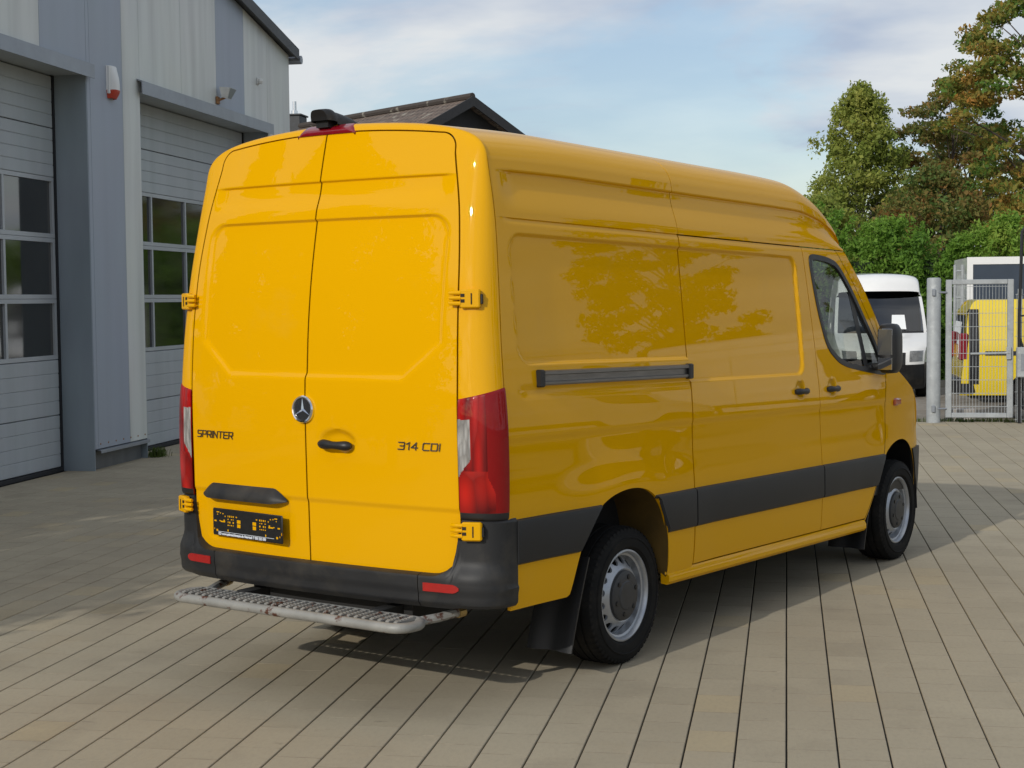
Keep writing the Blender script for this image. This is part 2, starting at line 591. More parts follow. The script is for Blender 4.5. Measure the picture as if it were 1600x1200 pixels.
def roof_sec(x, q):
    """upper side and roof: q 0..1 side rows up to z 2.45, 1..2 over the shoulder to the centre line"""
    q = np.asarray(q, float)
    zs = 2.178 + (2.45 - 2.178) * np.clip(q, 0, 1)
    ys = Wz(zs)
    ys = ys - 0.018 * sstep(2.405, 2.393, zs) * sstep(2.20, 2.36, zs) * sstep(-1.0, -0.85, x)
    t = np.clip(q - 1, 0, 1)
    P = [(float(Wz(2.45)), 2.45)] + ROOF['P']
    by = (1 - t) ** 3 * P[0][0] + 3 * (1 - t) ** 2 * t * P[1][0] + 3 * (1 - t) * t * t * P[2][0] + t ** 3 * P[3][0]
    bz = (1 - t) ** 3 * P[0][1] + 3 * (1 - t) ** 2 * t * P[1][1] + 3 * (1 - t) * t * t * P[2][1] + t ** 3 * P[3][1]
    y = np.where(q <= 1, ys, by)
    z = np.where(q <= 1, zs, bz)
    return y, z
ROOF = {'P': [(0.835, 2.585), (0.69, 2.652), (0.0, 2.672)]}
KX0 = interp([(-1.1, 0.94), (-0.3, 1.0), (1.7, 1.0), (2.15, 0.985), (2.46, 0.83), (2.65, 0.60), (2.75, 0.40), (2.83, 0.03)])
KX1 = interp([(-1.1, 0.94), (-0.3, 1.0), (2.35, 1.0), (2.55, 0.96), (2.68, 0.80), (2.76, 0.50), (2.83, 0.03)])
ROOF['K'] = KX0
def roof_pts(x, q):
    y, z = roof_sec(x, q)
    bul = 0.18 * (1 - (y / 0.9) ** 2)
    k = ROOF['K'](x - np.where(x > 1.5, bul * sstep(1.5, 2.4, x), 0))
    z = 2.178 + (z - 2.178) * k
    y = y - Tx(x) * 0.6
    return y, z

def span(a, b, step):
    return np.linspace(a, b, max(2, int(round((b - a) / step)) + 1))

def zcol(zb, zt, n):
    return np.linspace(0, 1, n)

def mirror(P, s):
    P = P.copy()
    P[..., 1] *= s
    return P

def build_side(root, s, paint, fine, moulding=True, window='glass'):
    st = 0.0105 if fine else 0.045
    out = (0, s, 0)
    # rear quarter panel
    xs = np.unique(np.round(np.concatenate([span(-1.09, 0.604, st), [p[0] for p in ARCH_R if -1.09 < p[0] < 0.604]]), 4))
    zb = np.interp(xs, [p[0] for p in ARCH_R], [p[1] for p in ARCH_R])
    r = np.linspace(0, 1, max(6, int(0.55 / st)))
    Zl = zb[:, None] + (0.96 - zb)[:, None] * r[None]
    zu = span(0.96, 2.1775, st)[1:]
    if fine:
        zu = np.unique(np.round(np.concatenate([zu, span(2.085, 2.125, 0.004), span(1.505, 1.545, 0.004)]), 4))
    Z = np.concatenate([Zl, np.broadcast_to(zu[None], (len(xs), len(zu)))], axis=1)
    X = xs[:, None] + (XS(Z) + 1.09) * (1 - (xs[:, None] + 1.09) / 1.694)
    P = np.stack([X, side_pts(X, Z), Z], axis=-1)
    q = grid_mesh('side_panel', mirror(P, s), paint, root, 0.016, out, xf=rkV)
    # sliding door (right) or fixed side panel (left)
    u = np.linspace(0, 1, int(1.6 / st))
    zz = span(0.432, 2.172, st)
    if fine:
        zz = np.unique(np.round(np.concatenate([zz, span(2.085, 2.125, 0.004), span(1.385, 1.425, 0.004)]), 4))
    x1 = XF1(zz)
    X = 0.6165 + (x1 - 0.6165)[None] * u[:, None]
    Z = np.broadcast_to(zz[None], X.shape)
    P = np.stack([X, side_pts(X, Z), Z], axis=-1)
    grid_mesh('sliding_door' if s < 0 else 'side_panel', mirror(P, s), paint, root, 0.016, out, xf=rkV)
    # cab door with window opening
    u = np.linspace(0, 1, int(1.0 / st))
    xa, xb = XF1(zz) + 0.008, XA(zz)
    X = xa[None] + (xb - xa)[None] * u[:, None]
    Z = np.broadcast_to(zz[None], X.shape)
    P = np.stack([X, side_pts(X, Z), Z], axis=-1)
    poly = WIN
    cx = (X[:-1, :-1] + X[1:, 1:]) / 2
    cz = (Z[:-1, :-1] + Z[1:, 1:]) / 2
    keep = ~inside(poly, cx, cz)
    grid_mesh('cab_door', mirror(P, s), paint, root, 0.016, out, keep=keep, xf=rkV)
    # window: black frame, pane, divider
    fr = MB(rk)
    ring = smooth_poly(poly, 3)
    n = len(ring)
    cxm, czm = sum(p[0] for p in ring) / n, sum(p[1] for p in ring) / n
    vs = []
    for off, o2 in ((0.014, 0.0), (0.012, 0.005), (-0.020, 0.005), (-0.024, -0.012)):
        for i, p in enumerate(ring):
            a, b = ring[i - 1], ring[(i + 1) % n]
            t = Vector((b[0] - a[0], b[1] - a[1])).normalized()
            nn = Vector((t.y, -t.x))
            if (p[0] - cxm) * nn.x + (p[1] - czm) * nn.y < 0:
                nn = -nn
            x, z = p[0] + nn.x * off, p[1] + nn.y * off
            vs.append((x, s * (float(Wz(z) - Tx(x) * (0.6 + 0.4 * sstep(1.5, 0.9, z))) + o2), z))
    fs = []
    for k in range(3):
        for i in range(n):
            j = (i + 1) % n
            fs.append((k * n + i, k * n + j, k * n + n + j, k * n + n + i))
    fr.add(vs, fs)
    wf = fr.build('window_frame', 'black', root, smooth=60)
    pn = MB(rk)
    pn.add([(p[0], s * (float(Wz(p[1]) - Tx(p[0]) * 0.6) - 0.008), p[1]) for p in ring], [tuple(range(n))])
    pn.build('window_pane', window, wf, smooth=None)
    dv = MB(rk)
    for (xa_, za_), (xb_, zb_) in (((2.79, 2.08), (3.03, 1.42)),):
        w = 0.033
        dv.add([(xa_ - w, s * (float(Wz(za_)) - 0.006), za_), (xa_ + w, s * (float(Wz(za_)) - 0.006), za_), (xb_ + w, s * (float(Wz(zb_)) - 0.012), zb_), (xb_ - w, s * (float(Wz(zb_)) - 0.012), zb_)], [(0, 1, 2, 3)])
    dv.build('window_divider', 'black', wf, smooth=None)
    # wing and A-pillar
    xs2 = np.linspace(0, 1, 40 if fine else 14)
    zz2 = np.unique(np.concatenate([span(0.36, 2.172, 0.02 if fine else 0.06), [1.36, 1.42]]))
    xa, xb = XA(zz2) + 0.008, FX(zz2)
    X = xa[None] + (xb - xa)[None] * xs2[:, None]
    Z = np.broadcast_to(zz2[None], X.shape).copy()
    lim = np.interp(X, [p[0] for p in ARCH_F], [p[1] for p in ARCH_F])
    Z = np.where((Z < lim) & (X > 2.97) & (X < 4.07), np.minimum(lim, 1.0), Z)
    P = np.stack([X, side_pts(X, Z), Z], axis=-1)
    grid_mesh('front_wing', mirror(P, s), paint, root, 0.0, out, xf=rkV, smooth=40)
    # sill
    m = MB(rk)
    pr = [(0.95, 0.36), (0.985, 0.355), (1.0, 0.372), (1.0, 0.40), (0.985, 0.425), (0.95, 0.425)]
    xs3 = [0.34, 0.36, 1.0, 2.0, 2.9, 2.96]
    vs = [(x, s * y, z) for x in xs3 for (y, z) in pr]
    fs = [(i * 6 + k, i * 6 + (k + 1) % 6, i * 6 + 6 + (k + 1) % 6, i * 6 + 6 + k) for i in range(5) for k in range(6)]
    fs += [tuple(range(6)), tuple(range(30, 36))]
    m.add(vs, fs).build('sill', paint, root)
    if moulding:
        # black rubbing strips, one piece per panel
        def strip(x0f, x1f, n=24):
            rows = [(0.632, 0.0), (0.640, 0.014), (0.66, 0.018), (0.815, 0.018), (0.832, 0.014), (0.838, 0.0)]
            zr = np.array([a for a, b in rows])
            of = np.array([b for a, b in rows])
            xa, xb = x0f(zr), x1f(zr)
            X = xa[None] + (xb - xa)[None] * np.linspace(0, 1, n)[:, None]
            Z = np.broadcast_to(zr[None], X.shape)
            Y = Wz(Z) - Tx(X) + of[None]
            for cxx in (0.0, 3.665):
                rr = np.hypot(X - cxx, Z - 0.38)
                Y = Y + 0.012 * sstep(0.92, 0.50, rr)
            grid_mesh('rubbing_strip', mirror(np.stack([X, Y, Z], axis=-1), s), 'plastic_band', root, 0.02, out, xf=rkV)
        ar = lambda z: np.interp(z, [0.62, 0.65, 0.78, 0.84], [-0.537, -0.523, -0.423, -0.33])
        al = lambda z: np.interp(z, [0.60, 0.72, 0.81, 0.85], [0.323, 0.289, 0.224, 0.165])
        strip(lambda z: z * 0 - 1.035, ar)
        strip(al, lambda z: z * 0 + 0.604)
        strip(lambda z: z * 0 + 0.616, lambda z: XF1(z) - 0.003, 40)
        strip(lambda z: XF1(z) + 0.010, lambda z: XA(z) + 0.0)
    # wheel arch liners
    for arch, nm in ((ARCH_R[1:-1], 'wheel_arch_liner'), (ARCH_F[1:-1], 'wheel_arch_liner')):
        m = MB(rk)
        pts = arch
        ys = [0.985, 0.93, 0.55]
        vs = [(p[0], s * (y if y < 0.95 else float(side_pts(np.array(p[0]), np.array(p[1]))) - 0.002), p[1] + (0.0 if y > 0.95 else 0.03)) for y in ys for p in pts]
        n = len(pts)
        fs = [(k * n + i, k * n + i + 1, k * n + n + i + 1, k * n + n + i) for k in range(2) for i in range(n - 1)]
        m.add(vs, fs)
        m.build(nm, 'liner' if pts[0][0] < 1 else 'black', root, smooth=60)
        w_ = MB(rk)
        w_.add([(p[0], s * 0.555, p[1] + 0.03) for p in pts] + [(pts[0][0], s * 0.555, 0.33), (pts[-1][0], s * 0.555, 0.33)][::-1], [tuple(range(n + 2))])
        w_.build('inner_arch', 'undercarriage', root, smooth=None)

def inside(poly, x, z):
    r = np.zeros(x.shape, bool)
    n = len(poly)
    for i in range(n):
        (xa, za), (xb, zb) = poly[i], poly[(i + 1) % n]
        c = (za > z) != (zb > z)
        with np.errstate(divide='ignore', invalid='ignore'):
            xx = (xb - xa) * (z - za) / (zb - za + 1e-12) + xa
        r ^= c & (x < xx)
    return r

def smooth_poly(poly, it):
    P = [tuple(p) for p in poly]
    for _ in range(it):
        Q = []
        for i in range(len(P)):
            a, b = P[i], P[(i + 1) % len(P)]
            Q.append((0.8 * a[0] + 0.2 * b[0], 0.8 * a[1] + 0.2 * b[1]))
            Q.append((0.2 * a[0] + 0.8 * b[0], 0.2 * a[1] + 0.8 * b[1]))
        P = Q
    return P
WIN = [(2.235, 2.10), (2.30, 1.80), (2.40, 1.56), (2.60, 1.455), (3.00, 1.405), (3.34, 1.375), (3.345, 1.40), (3.12, 1.65), (2.86, 1.92), (2.66, 2.085), (2.50, 2.115), (2.28, 2.125)]

def build_roof(root, paint, fine):
    st = 0.02 if fine else 0.06
    qs = np.concatenate([np.linspace(0, 1, 46), 1 + np.linspace(0, 1, 40)[1:]])
    for (x0, x1) in ((-1.03, 0.606), (0.612, 3.0)):
        for s in (-1, 1):
            xs = span(x0, x1, st)
            X = np.broadcast_to(xs[:, None], (len(xs), len(qs))).copy()
            Q = np.broadcast_to(qs[None], X.shape)
            yy, zz = roof_sec(X, Q)
            if x0 < 0:
                X = X + (XS(zz) + 1.03) * (1 - (X + 1.03) / 1.636)
            else:
                bul = 0.18 * (1 - (yy / 0.9) ** 2)
                f = (X - 0.612) / (3.0 - 0.612)
                X = X + f ** 3 * (2.80 + bul - 3.0)
            y, z = roof_pts(X, Q)
            P = np.stack([X, s * y, z], axis=-1)
            grid_mesh('roof_panel', P, paint, root, 0.008, (0, s * 0.4, 1), xf=rkV)

def ring_curves(nside=90, ntop=70):
    zs = np.linspace(0.85, 2.40, nside)
    S = [(float(XS(z)) - 0.007, float(Wz(z)), float(z)) for z in zs]
    D = [(float(XR(YD(z), z)), float(YD(z)), float(z)) for z in zs]
    q = np.linspace(0.8162, 2, ntop)
    y, z = roof_sec(np.zeros_like(q) - 1.05, q)
    k = 0.94
    z = 2.178 + (z - 2.178) * (1 - (1 - k) * sstep(2.45, 2.65, z))
    St = [(float(XS(a)) - 0.007, float(b), float(a)) for a, b in zip(z, y)]
    rr = 0.085
    path = []
    yc = float(YD(2.47)) - rr
    zc = float(ztop(yc)) - rr
    for zz in np.linspace(2.40, zc, 8):
        path.append((float(YD(min(zz, 2.47))), zz))
    for a in np.linspace(0, math.pi / 2, 12)[1:]:
        path.append((yc + rr * math.cos(a), zc + rr * math.sin(a) + 0.0))
    for yy in np.linspace(yc, 0, 20)[1:]:
        path.append((yy, float(ztop(yy))))
    path = np.array(path)
    L = np.concatenate([[0], np.cumsum(np.hypot(*np.diff(path, axis=0).T))])
    SL = np.concatenate([[0], np.cumsum(np.linalg.norm(np.diff(np.array(St), axis=0), axis=1))])
    f = SL / SL[-1] * L[-1]
    py, pz = np.interp(f, L, path[:, 0]), np.interp(f, L, path[:, 1])
    Dt = [(float(XR(a, b)), float(a), float(b)) for a, b in zip(py, pz)]
    return np.array(S + St[1:]), np.array(D + Dt[1:])

def ring_pts(S, D, t):
    B = np.stack([D[:, 0] + 0.012, S[:, 1] * 0.992, np.where(D[:, 2] > 2.4, S[:, 2] + 0.004, S[:, 2])], axis=-1)
    t = t[None, :, None]
    return (1 - t) ** 2 * S[:, None] + 2 * t * (1 - t) * B[:, None] + t * t * D[:, None]

def door_feat(y, z):
    ay = np.abs(y)
    d = rrect(y, z, -0.735, 0.735, 1.462, 2.185, 0.09)
    ch = (ay - 0.735) * 0.62 + (1.62 - z) * 0.78
    d = np.maximum(d, ch)
    wd = 0.008 + 0.008 * sstep(2.05, 1.7, z) + 0.005 * sstep(0.62, 0.72, ay)
    f = 0.014 * sstep(1.0, -1.0, d / wd)
    f = f + 0.013 * sstep(2.372, 2.360, z) * sstep(2.22, 2.32, z) * sstep(0.76, 0.66, ay)
    f = f + 0.008 * sstep(0.895, 0.865, z)
    e = ((y + 0.172) / 0.118) ** 2 + ((z - 1.160) / 0.062) ** 2
    f = f + 0.02 * sstep(1.0, 0.25, e)
    pr = rrect(y, z, 0.15, 0.73, 0.64, 0.86, 0.03)
    f = f + 0.006 * sstep(0.01, -0.01, pr)
    return f
YSEAM = 0.022
def build_rear(root, paint):
    S, D = ring_curves()
    t = np.linspace(0, 1, 26)
    for s in (-1, 1):
        P = ring_pts(S, D, t)
        lo = P[:, 0, 2] > 1.345
        grid_mesh('rear_frame', mirror(P[lo], s), paint, root, 0.012, (-1, s, 0.5), xf=rkV)
        # lamp
        z0, z1 = 0.845, 1.405
        zz = np.linspace(z0, z1, 110)
        Sx = np.stack([XS(zz) - 0.004, Wz(zz) + 0.002, zz], axis=-1)
        Dx = np.stack([XR(YD(zz), zz), YD(zz), zz], axis=-1)
        # upper edge of the lamp rises towards the flank, outline necks in at mid height
        tt = np.linspace(0, 1, 60)
        L = ring_pts(Sx, Dx, tt)
        zf = (zz - z0) / (z1 - z0)
        L[..., 2] += (zf[:, None] ** 3) * (0.020 - 0.05 * tt[None])
        nrm = np.stack([-np.sin(tt * math.pi / 2), np.cos(tt * math.pi / 2), 0 * tt], axis=-1)[None]
        L = L + nrm * (0.010 * np.sin(np.clip(zf, 0, 1) * math.pi) ** 0.3)[:, None, None]
        L[..., 0] -= (0.012 * np.sin(zf * math.pi * 0.9))[:, None] * (1 - tt)[None] * 0
        zc = (L[:-1, :-1, 2] + L[1:, 1:, 2]) / 2
        tcn = np.broadcast_to(((tt[:-1] + tt[1:]) / 2)[None], zc.shape)
        clear = (zc > 1.035) & (zc < 1.285) & (tcn > 0.80 + 0.18 * sstep(1.12, 1.035, zc))
        flat = (~clear) & (tcn < 0.50 - 0.16 * sstep(1.05, 0.95, zc)) & (zc > 0.875)
        low = (~clear) & (zc < 1.06) & (~flat) & (zc > 0.875)
        base = zc <= 0.875
        red = ~(clear | flat | low | base)
        lamp = grid_mesh('tail_light', mirror(L, s), 'lens_red', root, 0.01, (-1, s, 0), keep=red, xf=rkV)
        for nm, mt, kp in (('clear_lens', 'lens_clear', clear), ('red_lens', 'lens_red_flat', flat), ('lower_lens', 'lens_red_low', low), ('lamp_base', 'black', base)):
            grid_mesh(nm, mirror(L, s), mt, lamp, 0.0, (-1, s, 0), keep=kp, xf=rkV)
    # doors
    rows = np.unique(np.round(np.concatenate([np.linspace(0.588, 0.76, 40), span(0.76, 2.46, 0.0105), span(2.150, 2.215, 0.004), span(2.345, 2.385, 0.004), span(0.86, 0.90, 0.005), np.linspace(2.46, 2.602, 40)]), 4))
    doors = {}
    for s in (-1, 1):
        zo = np.where(rows > 2.40, 2.40 + (rows - 2.40) / 0.202 * (float(ztop(float(YD(2.47)) - 0.085)) - 0.085 - 2.40), rows)
        ye = YD(zo) - 0.0085
        rb = 0.14
        zb = 0.588
        ye = ye - np.where(rows < zb + rb, rb - np.sqrt(np.maximum(rb * rb - (zb + rb - rows) ** 2, 0)), 0)
        rt_ = 0.085
        yc = float(YD(2.47)) - rt_
        zc = float(ztop(yc)) - rt_
        y0 = YSEAM * s * 1.0 + s * 0.0
        ya = (YSEAM - 0.0042) if s < 0 else (YSEAM + 0.0042)
        u = np.linspace(0, 1, 84)
        yy = np.zeros((len(rows), len(u)))
        zz = np.zeros_like(yy)
        for i, z in enumerate(rows):
            e = ye[i]
            yv = ya + (s * e - ya) * u
            yy[i] = yv
            zz[i] = z
        # curved top edge with rounded outer corner
        top = ztop(yy) - 0.007
        ayy = np.abs(yy)
        cy = np.clip(ayy - yc, 0, rt_ - 0.007)
        outer = ayy * (np.sign(yy) == s) > yc
        topc = np.where(outer, zc + np.sqrt(np.maximum((rt_ - 0.007) ** 2 - cy ** 2, 0)), top)
        zb0 = 2.40
        zz = np.where(zz > zb0, zb0 + (zz - zb0) / (2.602 - zb0) * (topc - zb0), zz)
        X = XR(yy, zz) + door_feat(yy, zz)
        P = np.stack([X, yy, zz], axis=-1)
        doors[s] = grid_mesh('rear_door', P, paint, root, 0.016, (-1, 0, 0), xf=rkV)
    doors[1]['label'] = 'left rear door with the licence plate holder'
    doors[-1]['label'] = 'right rear door with the black handle'
    return doors

def text_mesh(txt, name, mat, parent, place, size, sx=1.0, extr=0.003, bold=0.0, shear=0.0, spacing=1.0):
    cu = bpy.data.curves.new('txt', 'FONT')
    cu.body = txt
    cu.size = size
    cu.extrude = extr
    cu.offset = bold
    cu.shear = shear
    cu.space_character = spacing
    cu.align_x = 'LEFT'
    cu.resolution_u = 2
    to = bpy.data.objects.new('txt', cu)
    C.objects.link(to)
    dg = bpy.context.evaluated_depsgraph_get()
    me = bpy.data.meshes.new_from_object(to.evaluated_get(dg))
    bpy.data.objects.remove(to)
    for v in me.vertices:
        v.co = place(v.co.x * sx, v.co.y, v.co.z)
    me.materials.clear()
    me.update()
    me.name = name
    return link(me, name, mat, parent, smooth=None)

def wheel(root, x, s, tyre_r=0.345):
    yc = 0.84
    w = empty('wheel', (x, s * yc, tyre_r))
    w.parent = root
    m = MB()
    h = 0.115
    prof = [(-h * 0.75, 0.225), (-h * 0.98, 0.245), (-h * 1.02, 0.28), (-h * 0.97, 0.312), (-h * 0.86, 0.333), (-h * 0.70, 0.3435), (-h * 0.46, 0.3455), (-h * 0.44, 0.337), (-h * 0.38, 0.337), (-h * 0.36, 0.3465), (-h * 0.06, 0.3472), (-h * 0.04, 0.338), (h * 0.04, 0.338), (h * 0.06, 0.3472), (h * 0.36, 0.3465), (h * 0.38, 0.337), (h * 0.44, 0.337), (h * 0.46, 0.3455), (h * 0.70, 0.3435), (h * 0.86, 0.333), (h * 0.97, 0.312), (h * 1.02, 0.28), (h * 0.98, 0.245), (h * 0.75, 0.225)]
    m.lathe(prof, 72)
    # shoulder blocks of the tread
    for side in (-1, 1):
        for k in range(60):
            a = 2 * math.pi * k / 60
            ca, sa = math.cos(a), math.sin(a)
            da = 0.032
            vs = []
            for (yy, rr) in ((h * 0.92, 0.322), (h * 0.87, 0.338), (h * 0.55, 0.3485)):
                for dd in (-da, da):
                    vs.append((rr * math.cos(a + dd), side * yy, rr * math.sin(a + dd)))
            m.add(vs, [(0, 1, 3, 2), (2, 3, 5, 4)])
    # raised ring on the sidewall
    m.lathe([(s * h * 1.02, 0.285), (s * h * 1.05, 0.288), (s * h * 1.05, 0.292), (s * h * 1.0, 0.296)], 72)
    m.build('tyre', 'rubber', w, smooth=40)
    # rim: lip, barrel, pierced disc
    rim = MB()
    o = 0.095   # rim edge position outward of the wheel centre
    P = [(o - 0.01, 0.232), (o + 0.004, 0.230), (o + 0.006, 0.222), (o - 0.004, 0.214), (o - 0.018, 0.211), (o - 0.022, 0.200), (o - 0.05, 0.197), (o - 0.058, 0.194)]
    rim.lathe([(s * a, r) for a, r in P], 72)
    nh = 16
    r0, r1 = 0.148, 0.194
    def disc(r):
        return float(np.interp(r, [0.0, 0.118, 0.135, 0.148, 0.168, 0.194], [o - 0.012, o - 0.012, o - 0.006, o - 0.016, o - 0.034, o - 0.058]))
    for k in range(nh):
        a0, a1 = 2 * math.pi * k / nh, 2 * math.pi * (k + 1) / nh
        am, rm = (a0 + a1) / 2, (r0 + r1) / 2 + 0.0015
        no = 24
        outer, inner, back = [], [], []
        for i in range(no):
            t = 2 * math.pi * i / no
            ct, st_ = math.cos(t), math.sin(t)
            sc = 1 / max(abs(ct), abs(st_))
            aa, rr = am + ct * sc * (a1 - a0) / 2, (r0 + r1) / 2 + st_ * sc * (r1 - r0) / 2
            outer.append((rr * math.cos(aa), s * disc(rr), rr * math.sin(aa)))
            aa, rr = am + ct * (a1 - a0) / 2 * 0.64, rm + st_ * 0.0185
            inner.append((rr * math.cos(aa), s * disc(rr), rr * math.sin(aa)))
            back.append((rr * math.cos(aa), s * (disc(rr) - 0.012), rr * math.sin(aa)))
        fs = []
        for i in range(no):
            j = (i + 1) % no
            fs.append((i, j, no + j, no + i))
            fs.append((no + i, no + j, 2 * no + j, 2 * no + i))
        rim.add(outer + inner + back, fs)
    rim.lathe([(s * disc(r), r) for r in (0.148, 0.143, 0.135, 0.126, 0.118, 0.06, 0.001)], 72)
    rim.build('rim', 'rim', w, smooth=40)
    bk = MB()
    bk.lathe([(s * (o - 0.10), 0.20), (s * (o - 0.10), 0.001)], 32)
    bk.build('brake_disc', 'inner_dark', w)
    cp = MB()
    cp.lathe([(s * (o - 0.014), 0.127), (s * (o + 0.004), 0.124), (s * (o + 0.010), 0.112), (s * (o + 0.013), 0.075), (s * (o + 0.018), 0.068), (s * (o + 0.020), 0.03), (s * (o + 0.020), 0.001)], 48)
    cap = cp.build('hub_cap', 'hubcap', w, smooth=30)
    for k in range(6):
        a = 2 * math.pi * k / 6 + 0.3
        b = MB()
        b.lathe([(s * (o + 0.008), 0.013), (s * (o + 0.0165), 0.012), (s * (o + 0.0175), 0.001)], 10, c=(0.094 * math.cos(a), 0, 0.094 * math.sin(a)))
        b.build('wheel_nut', 'black', cap)
    return w

def front_cap(root, paint, simple=False):
    def rows(z0, z1, n, nm, mat, parent, yl=(-1.0, 1.0), off=0.0, skirt=0.01, ny=41):
        zz = np.linspace(z0, z1, n)
        u = np.linspace(yl[0], yl[1], ny)
        F = FX(zz)
        w = Wz(zz) - Tx(F) * (0.6 + 0.4 * sstep(1.5, 0.9, zz))
        b = np.interp(zz, [0.28, 0.9, 1.1, 1.3, 1.45, 2.17], [0.36, 0.40, 0.36, 0.28, 0.22, 0.16])
        e = np.interp(zz, [0.28, 1.0, 1.4, 2.2], [3.4, 3.2, 2.4, 2.0])
        Y = w[:, None] * u[None]
        X = F[:, None] + b[:, None] * (1 - np.abs(u[None]) ** e[:, None]) + off
        Z = np.broadcast_to(zz[:, None], X.shape)
        return grid_mesh(nm, np.stack([X, Y, Z], axis=-1), mat, parent, skirt, (1, 0, 0), xf=rkV)
    rows(0.28, 0.80, 16, 'front_bumper', 'plastic', root)
    rows(0.80, 1.12, 12, 'front_panel', paint, root)
    for s in (-1, 1):
        zz = np.linspace(0.30, 0.83, 14)
        xa = np.interp(zz, [0.3, 0.36, 0.6, 0.74, 0.83], [4.075, 4.072, 4.045, 3.995, 3.93])
        X = xa[None] + (FX(zz) + 0.004 - xa)[None] * np.linspace(0, 1, 10)[:, None]
        Z = np.broadcast_to(zz[None], X.shape)
        Y = Wz(Z) - Tx(X) + 0.022
        grid_mesh('bumper_end', mirror(np.stack([X, Y, Z], axis=-1), s), 'plastic', root, 0.03, (0, s, 0), xf=rkV)
    rows(1.12, 1.42, 16, 'bonnet', paint, root)
    ws = rows(1.42, 2.172, 16, 'windscreen', 'glass_dark' if simple else 'glass', root, skirt=0.0)
    rows(1.42, 1.46, 3, 'screen_edge', 'black', ws, off=0.004, skirt=0)
    for s in (-1, 1):
        rows(1.42, 2.172, 12, 'a_pillar', paint, root, yl=(0.93 * s, 1.0 * s), off=0.004, skirt=0, ny=5)
        rows(0.86, 1.08, 8, 'headlight', 'headlight', root, yl=(0.62 * s, 0.95 * s), off=0.008, ny=10)
    rows(0.66, 1.05, 10, 'grille', 'black', root, yl=(-0.52, 0.52), off=0.010)
    for k in range(4):
        z = 0.72 + k * 0.085
        rows(z, z + 0.022, 2, 'grille_bar', 'plastic', root, yl=(-0.50, 0.50), off=0.020, skirt=0.006)

def inner_shell(root, simple=False):
    m = MB(rk)
    # dark load-space box behind the panel gaps, floor and underside
    m.box(-1.12, 2.12, -0.72, 0.72, 0.50, 2.13)
    m.box(-0.95, 2.12, -0.70, 0.70, 2.131, 2.50)
    m.build('load_compartment', 'inner_dark', root, smooth=None)
    for s in (-1, 1):
        zz = np.linspace(0.45, 2.4, 30)
        xs = np.linspace(-1.06, 2.2, 40)
        X, Z = np.meshgrid(xs, zz, indexing='ij')
        low = (np.hypot(X, Z - 0.35) < 0.62)
        P = np.stack([X, s * (Wz(Z) - 0.035), Z], axis=-1)
        cx = (X[:-1, :-1] + X[1:, 1:]) / 2
        cz = (Z[:-1, :-1] + Z[1:, 1:]) / 2
        grid_mesh('inner_panel', P, 'seam_dark', root, 0, (0, s, 0), keep=~(np.hypot(cx, cz - 0.35) < 0.64), xf=rkV)
    zz = np.linspace(0.55, 2.55, 20)
    ys = np.linspace(-0.86, 0.86, 24)
    Y, Z = np.meshgrid(ys, zz, indexing='ij')
    Y = Y * np.interp(Z, [0.5, 2.0, 2.55], [1, 0.97, 0.86])
    P = np.stack([XR(Y, Z) + 0.035, Y, Z], axis=-1)
    grid_mesh('inner_panel', P, 'seam_dark', root, 0, (-1, 0, 0), xf=rkV)
    u = MB(rk)
    u.box(-1.15, 3.2, -0.50, 0.50, 0.34, 0.52)
    u.box(0.38, 2.9, -0.94, 0.94, 0.40, 0.55)
    u.box(-1.15, -0.66, -0.90, 0.90, 0.46, 0.56)
    u.box(3.0, 4.3, -0.55, 0.55, 0.32, 1.1)
    u.build('underbody', 'undercarriage', root, smooth=None)
    ax = MB()
    for xx in (0.0, 3.665):
        ax = MB()
        ax.tube([(xx, -0.75, 0.345), (xx, 0.75, 0.345)], 0.055, 12)
        ax.build('axle', 'undercarriage', root)
    ax = MB()
    ax.tube([(0.6, 0.3, 0.33), (-0.3, 0.35, 0.30), (-1.0, 0.5, 0.34)], 0.045, 10)
    ax.build('exhaust_pipe', 'undercarriage', root)
    c = MB(rk)
    # cab: floor, bulkhead, dashboard, seats
    c.box(2.13, 2.16, -0.90, 0.90, 0.55, 2.12)
    c.box(2.16, 3.9, -0.92, 0.92, 0.55, 0.62)
    c.box(3.22, 3.55, -0.88, 0.88, 1.05, 1.36, 0.05)
    c.build('cab_interior', 'black', root, smooth=40)
    for yy in (-0.5, 0.5):
        st_ = MB(rk)
        st_.box(2.45, 2.95, yy - 0.25, yy + 0.25, 0.85, 1.02, 0.05)
        st_.box(2.33, 2.46, yy - 0.24, yy + 0.24, 0.98, 1.60, 0.05)
        st_.box(2.33, 2.43, yy - 0.12, yy + 0.12, 1.62, 1.80, 0.04)
        st_.build('seat', 'plastic', root, smooth=40)
    w = MB(rk)
    cs = [(3.12 + 0.10 * math.sin(a), 0.5 + 0.19 * math.cos(a), 1.30 + 0.16 * math.sin(a)) for a in np.linspace(0, 2 * math.pi, 25)[:-1]]
    w.tube(cs, 0.016, 8, closed=True)
    w.build('steering_wheel', 'black', root)

# ------------------------------------------------------------------ the yellow van
VAN = empty('panel_van', (-1.646, 8.083, 0), R(64.92))
tag(VAN, 'large yellow high-roof panel van in the middle, its rear doors and right side in view', 'van')
build_side(VAN, -1, 'yellow', True)
build_side(VAN, 1, 'yellow', False)
build_roof(VAN, 'yellow', True)
DOORS = build_rear(VAN, 'yellow')
front_cap(VAN, 'yellow')
inner_shell(VAN)
for s in (-1, 1):
    wheel(VAN, 0.0, s)
    wheel(VAN, 3.665, s)

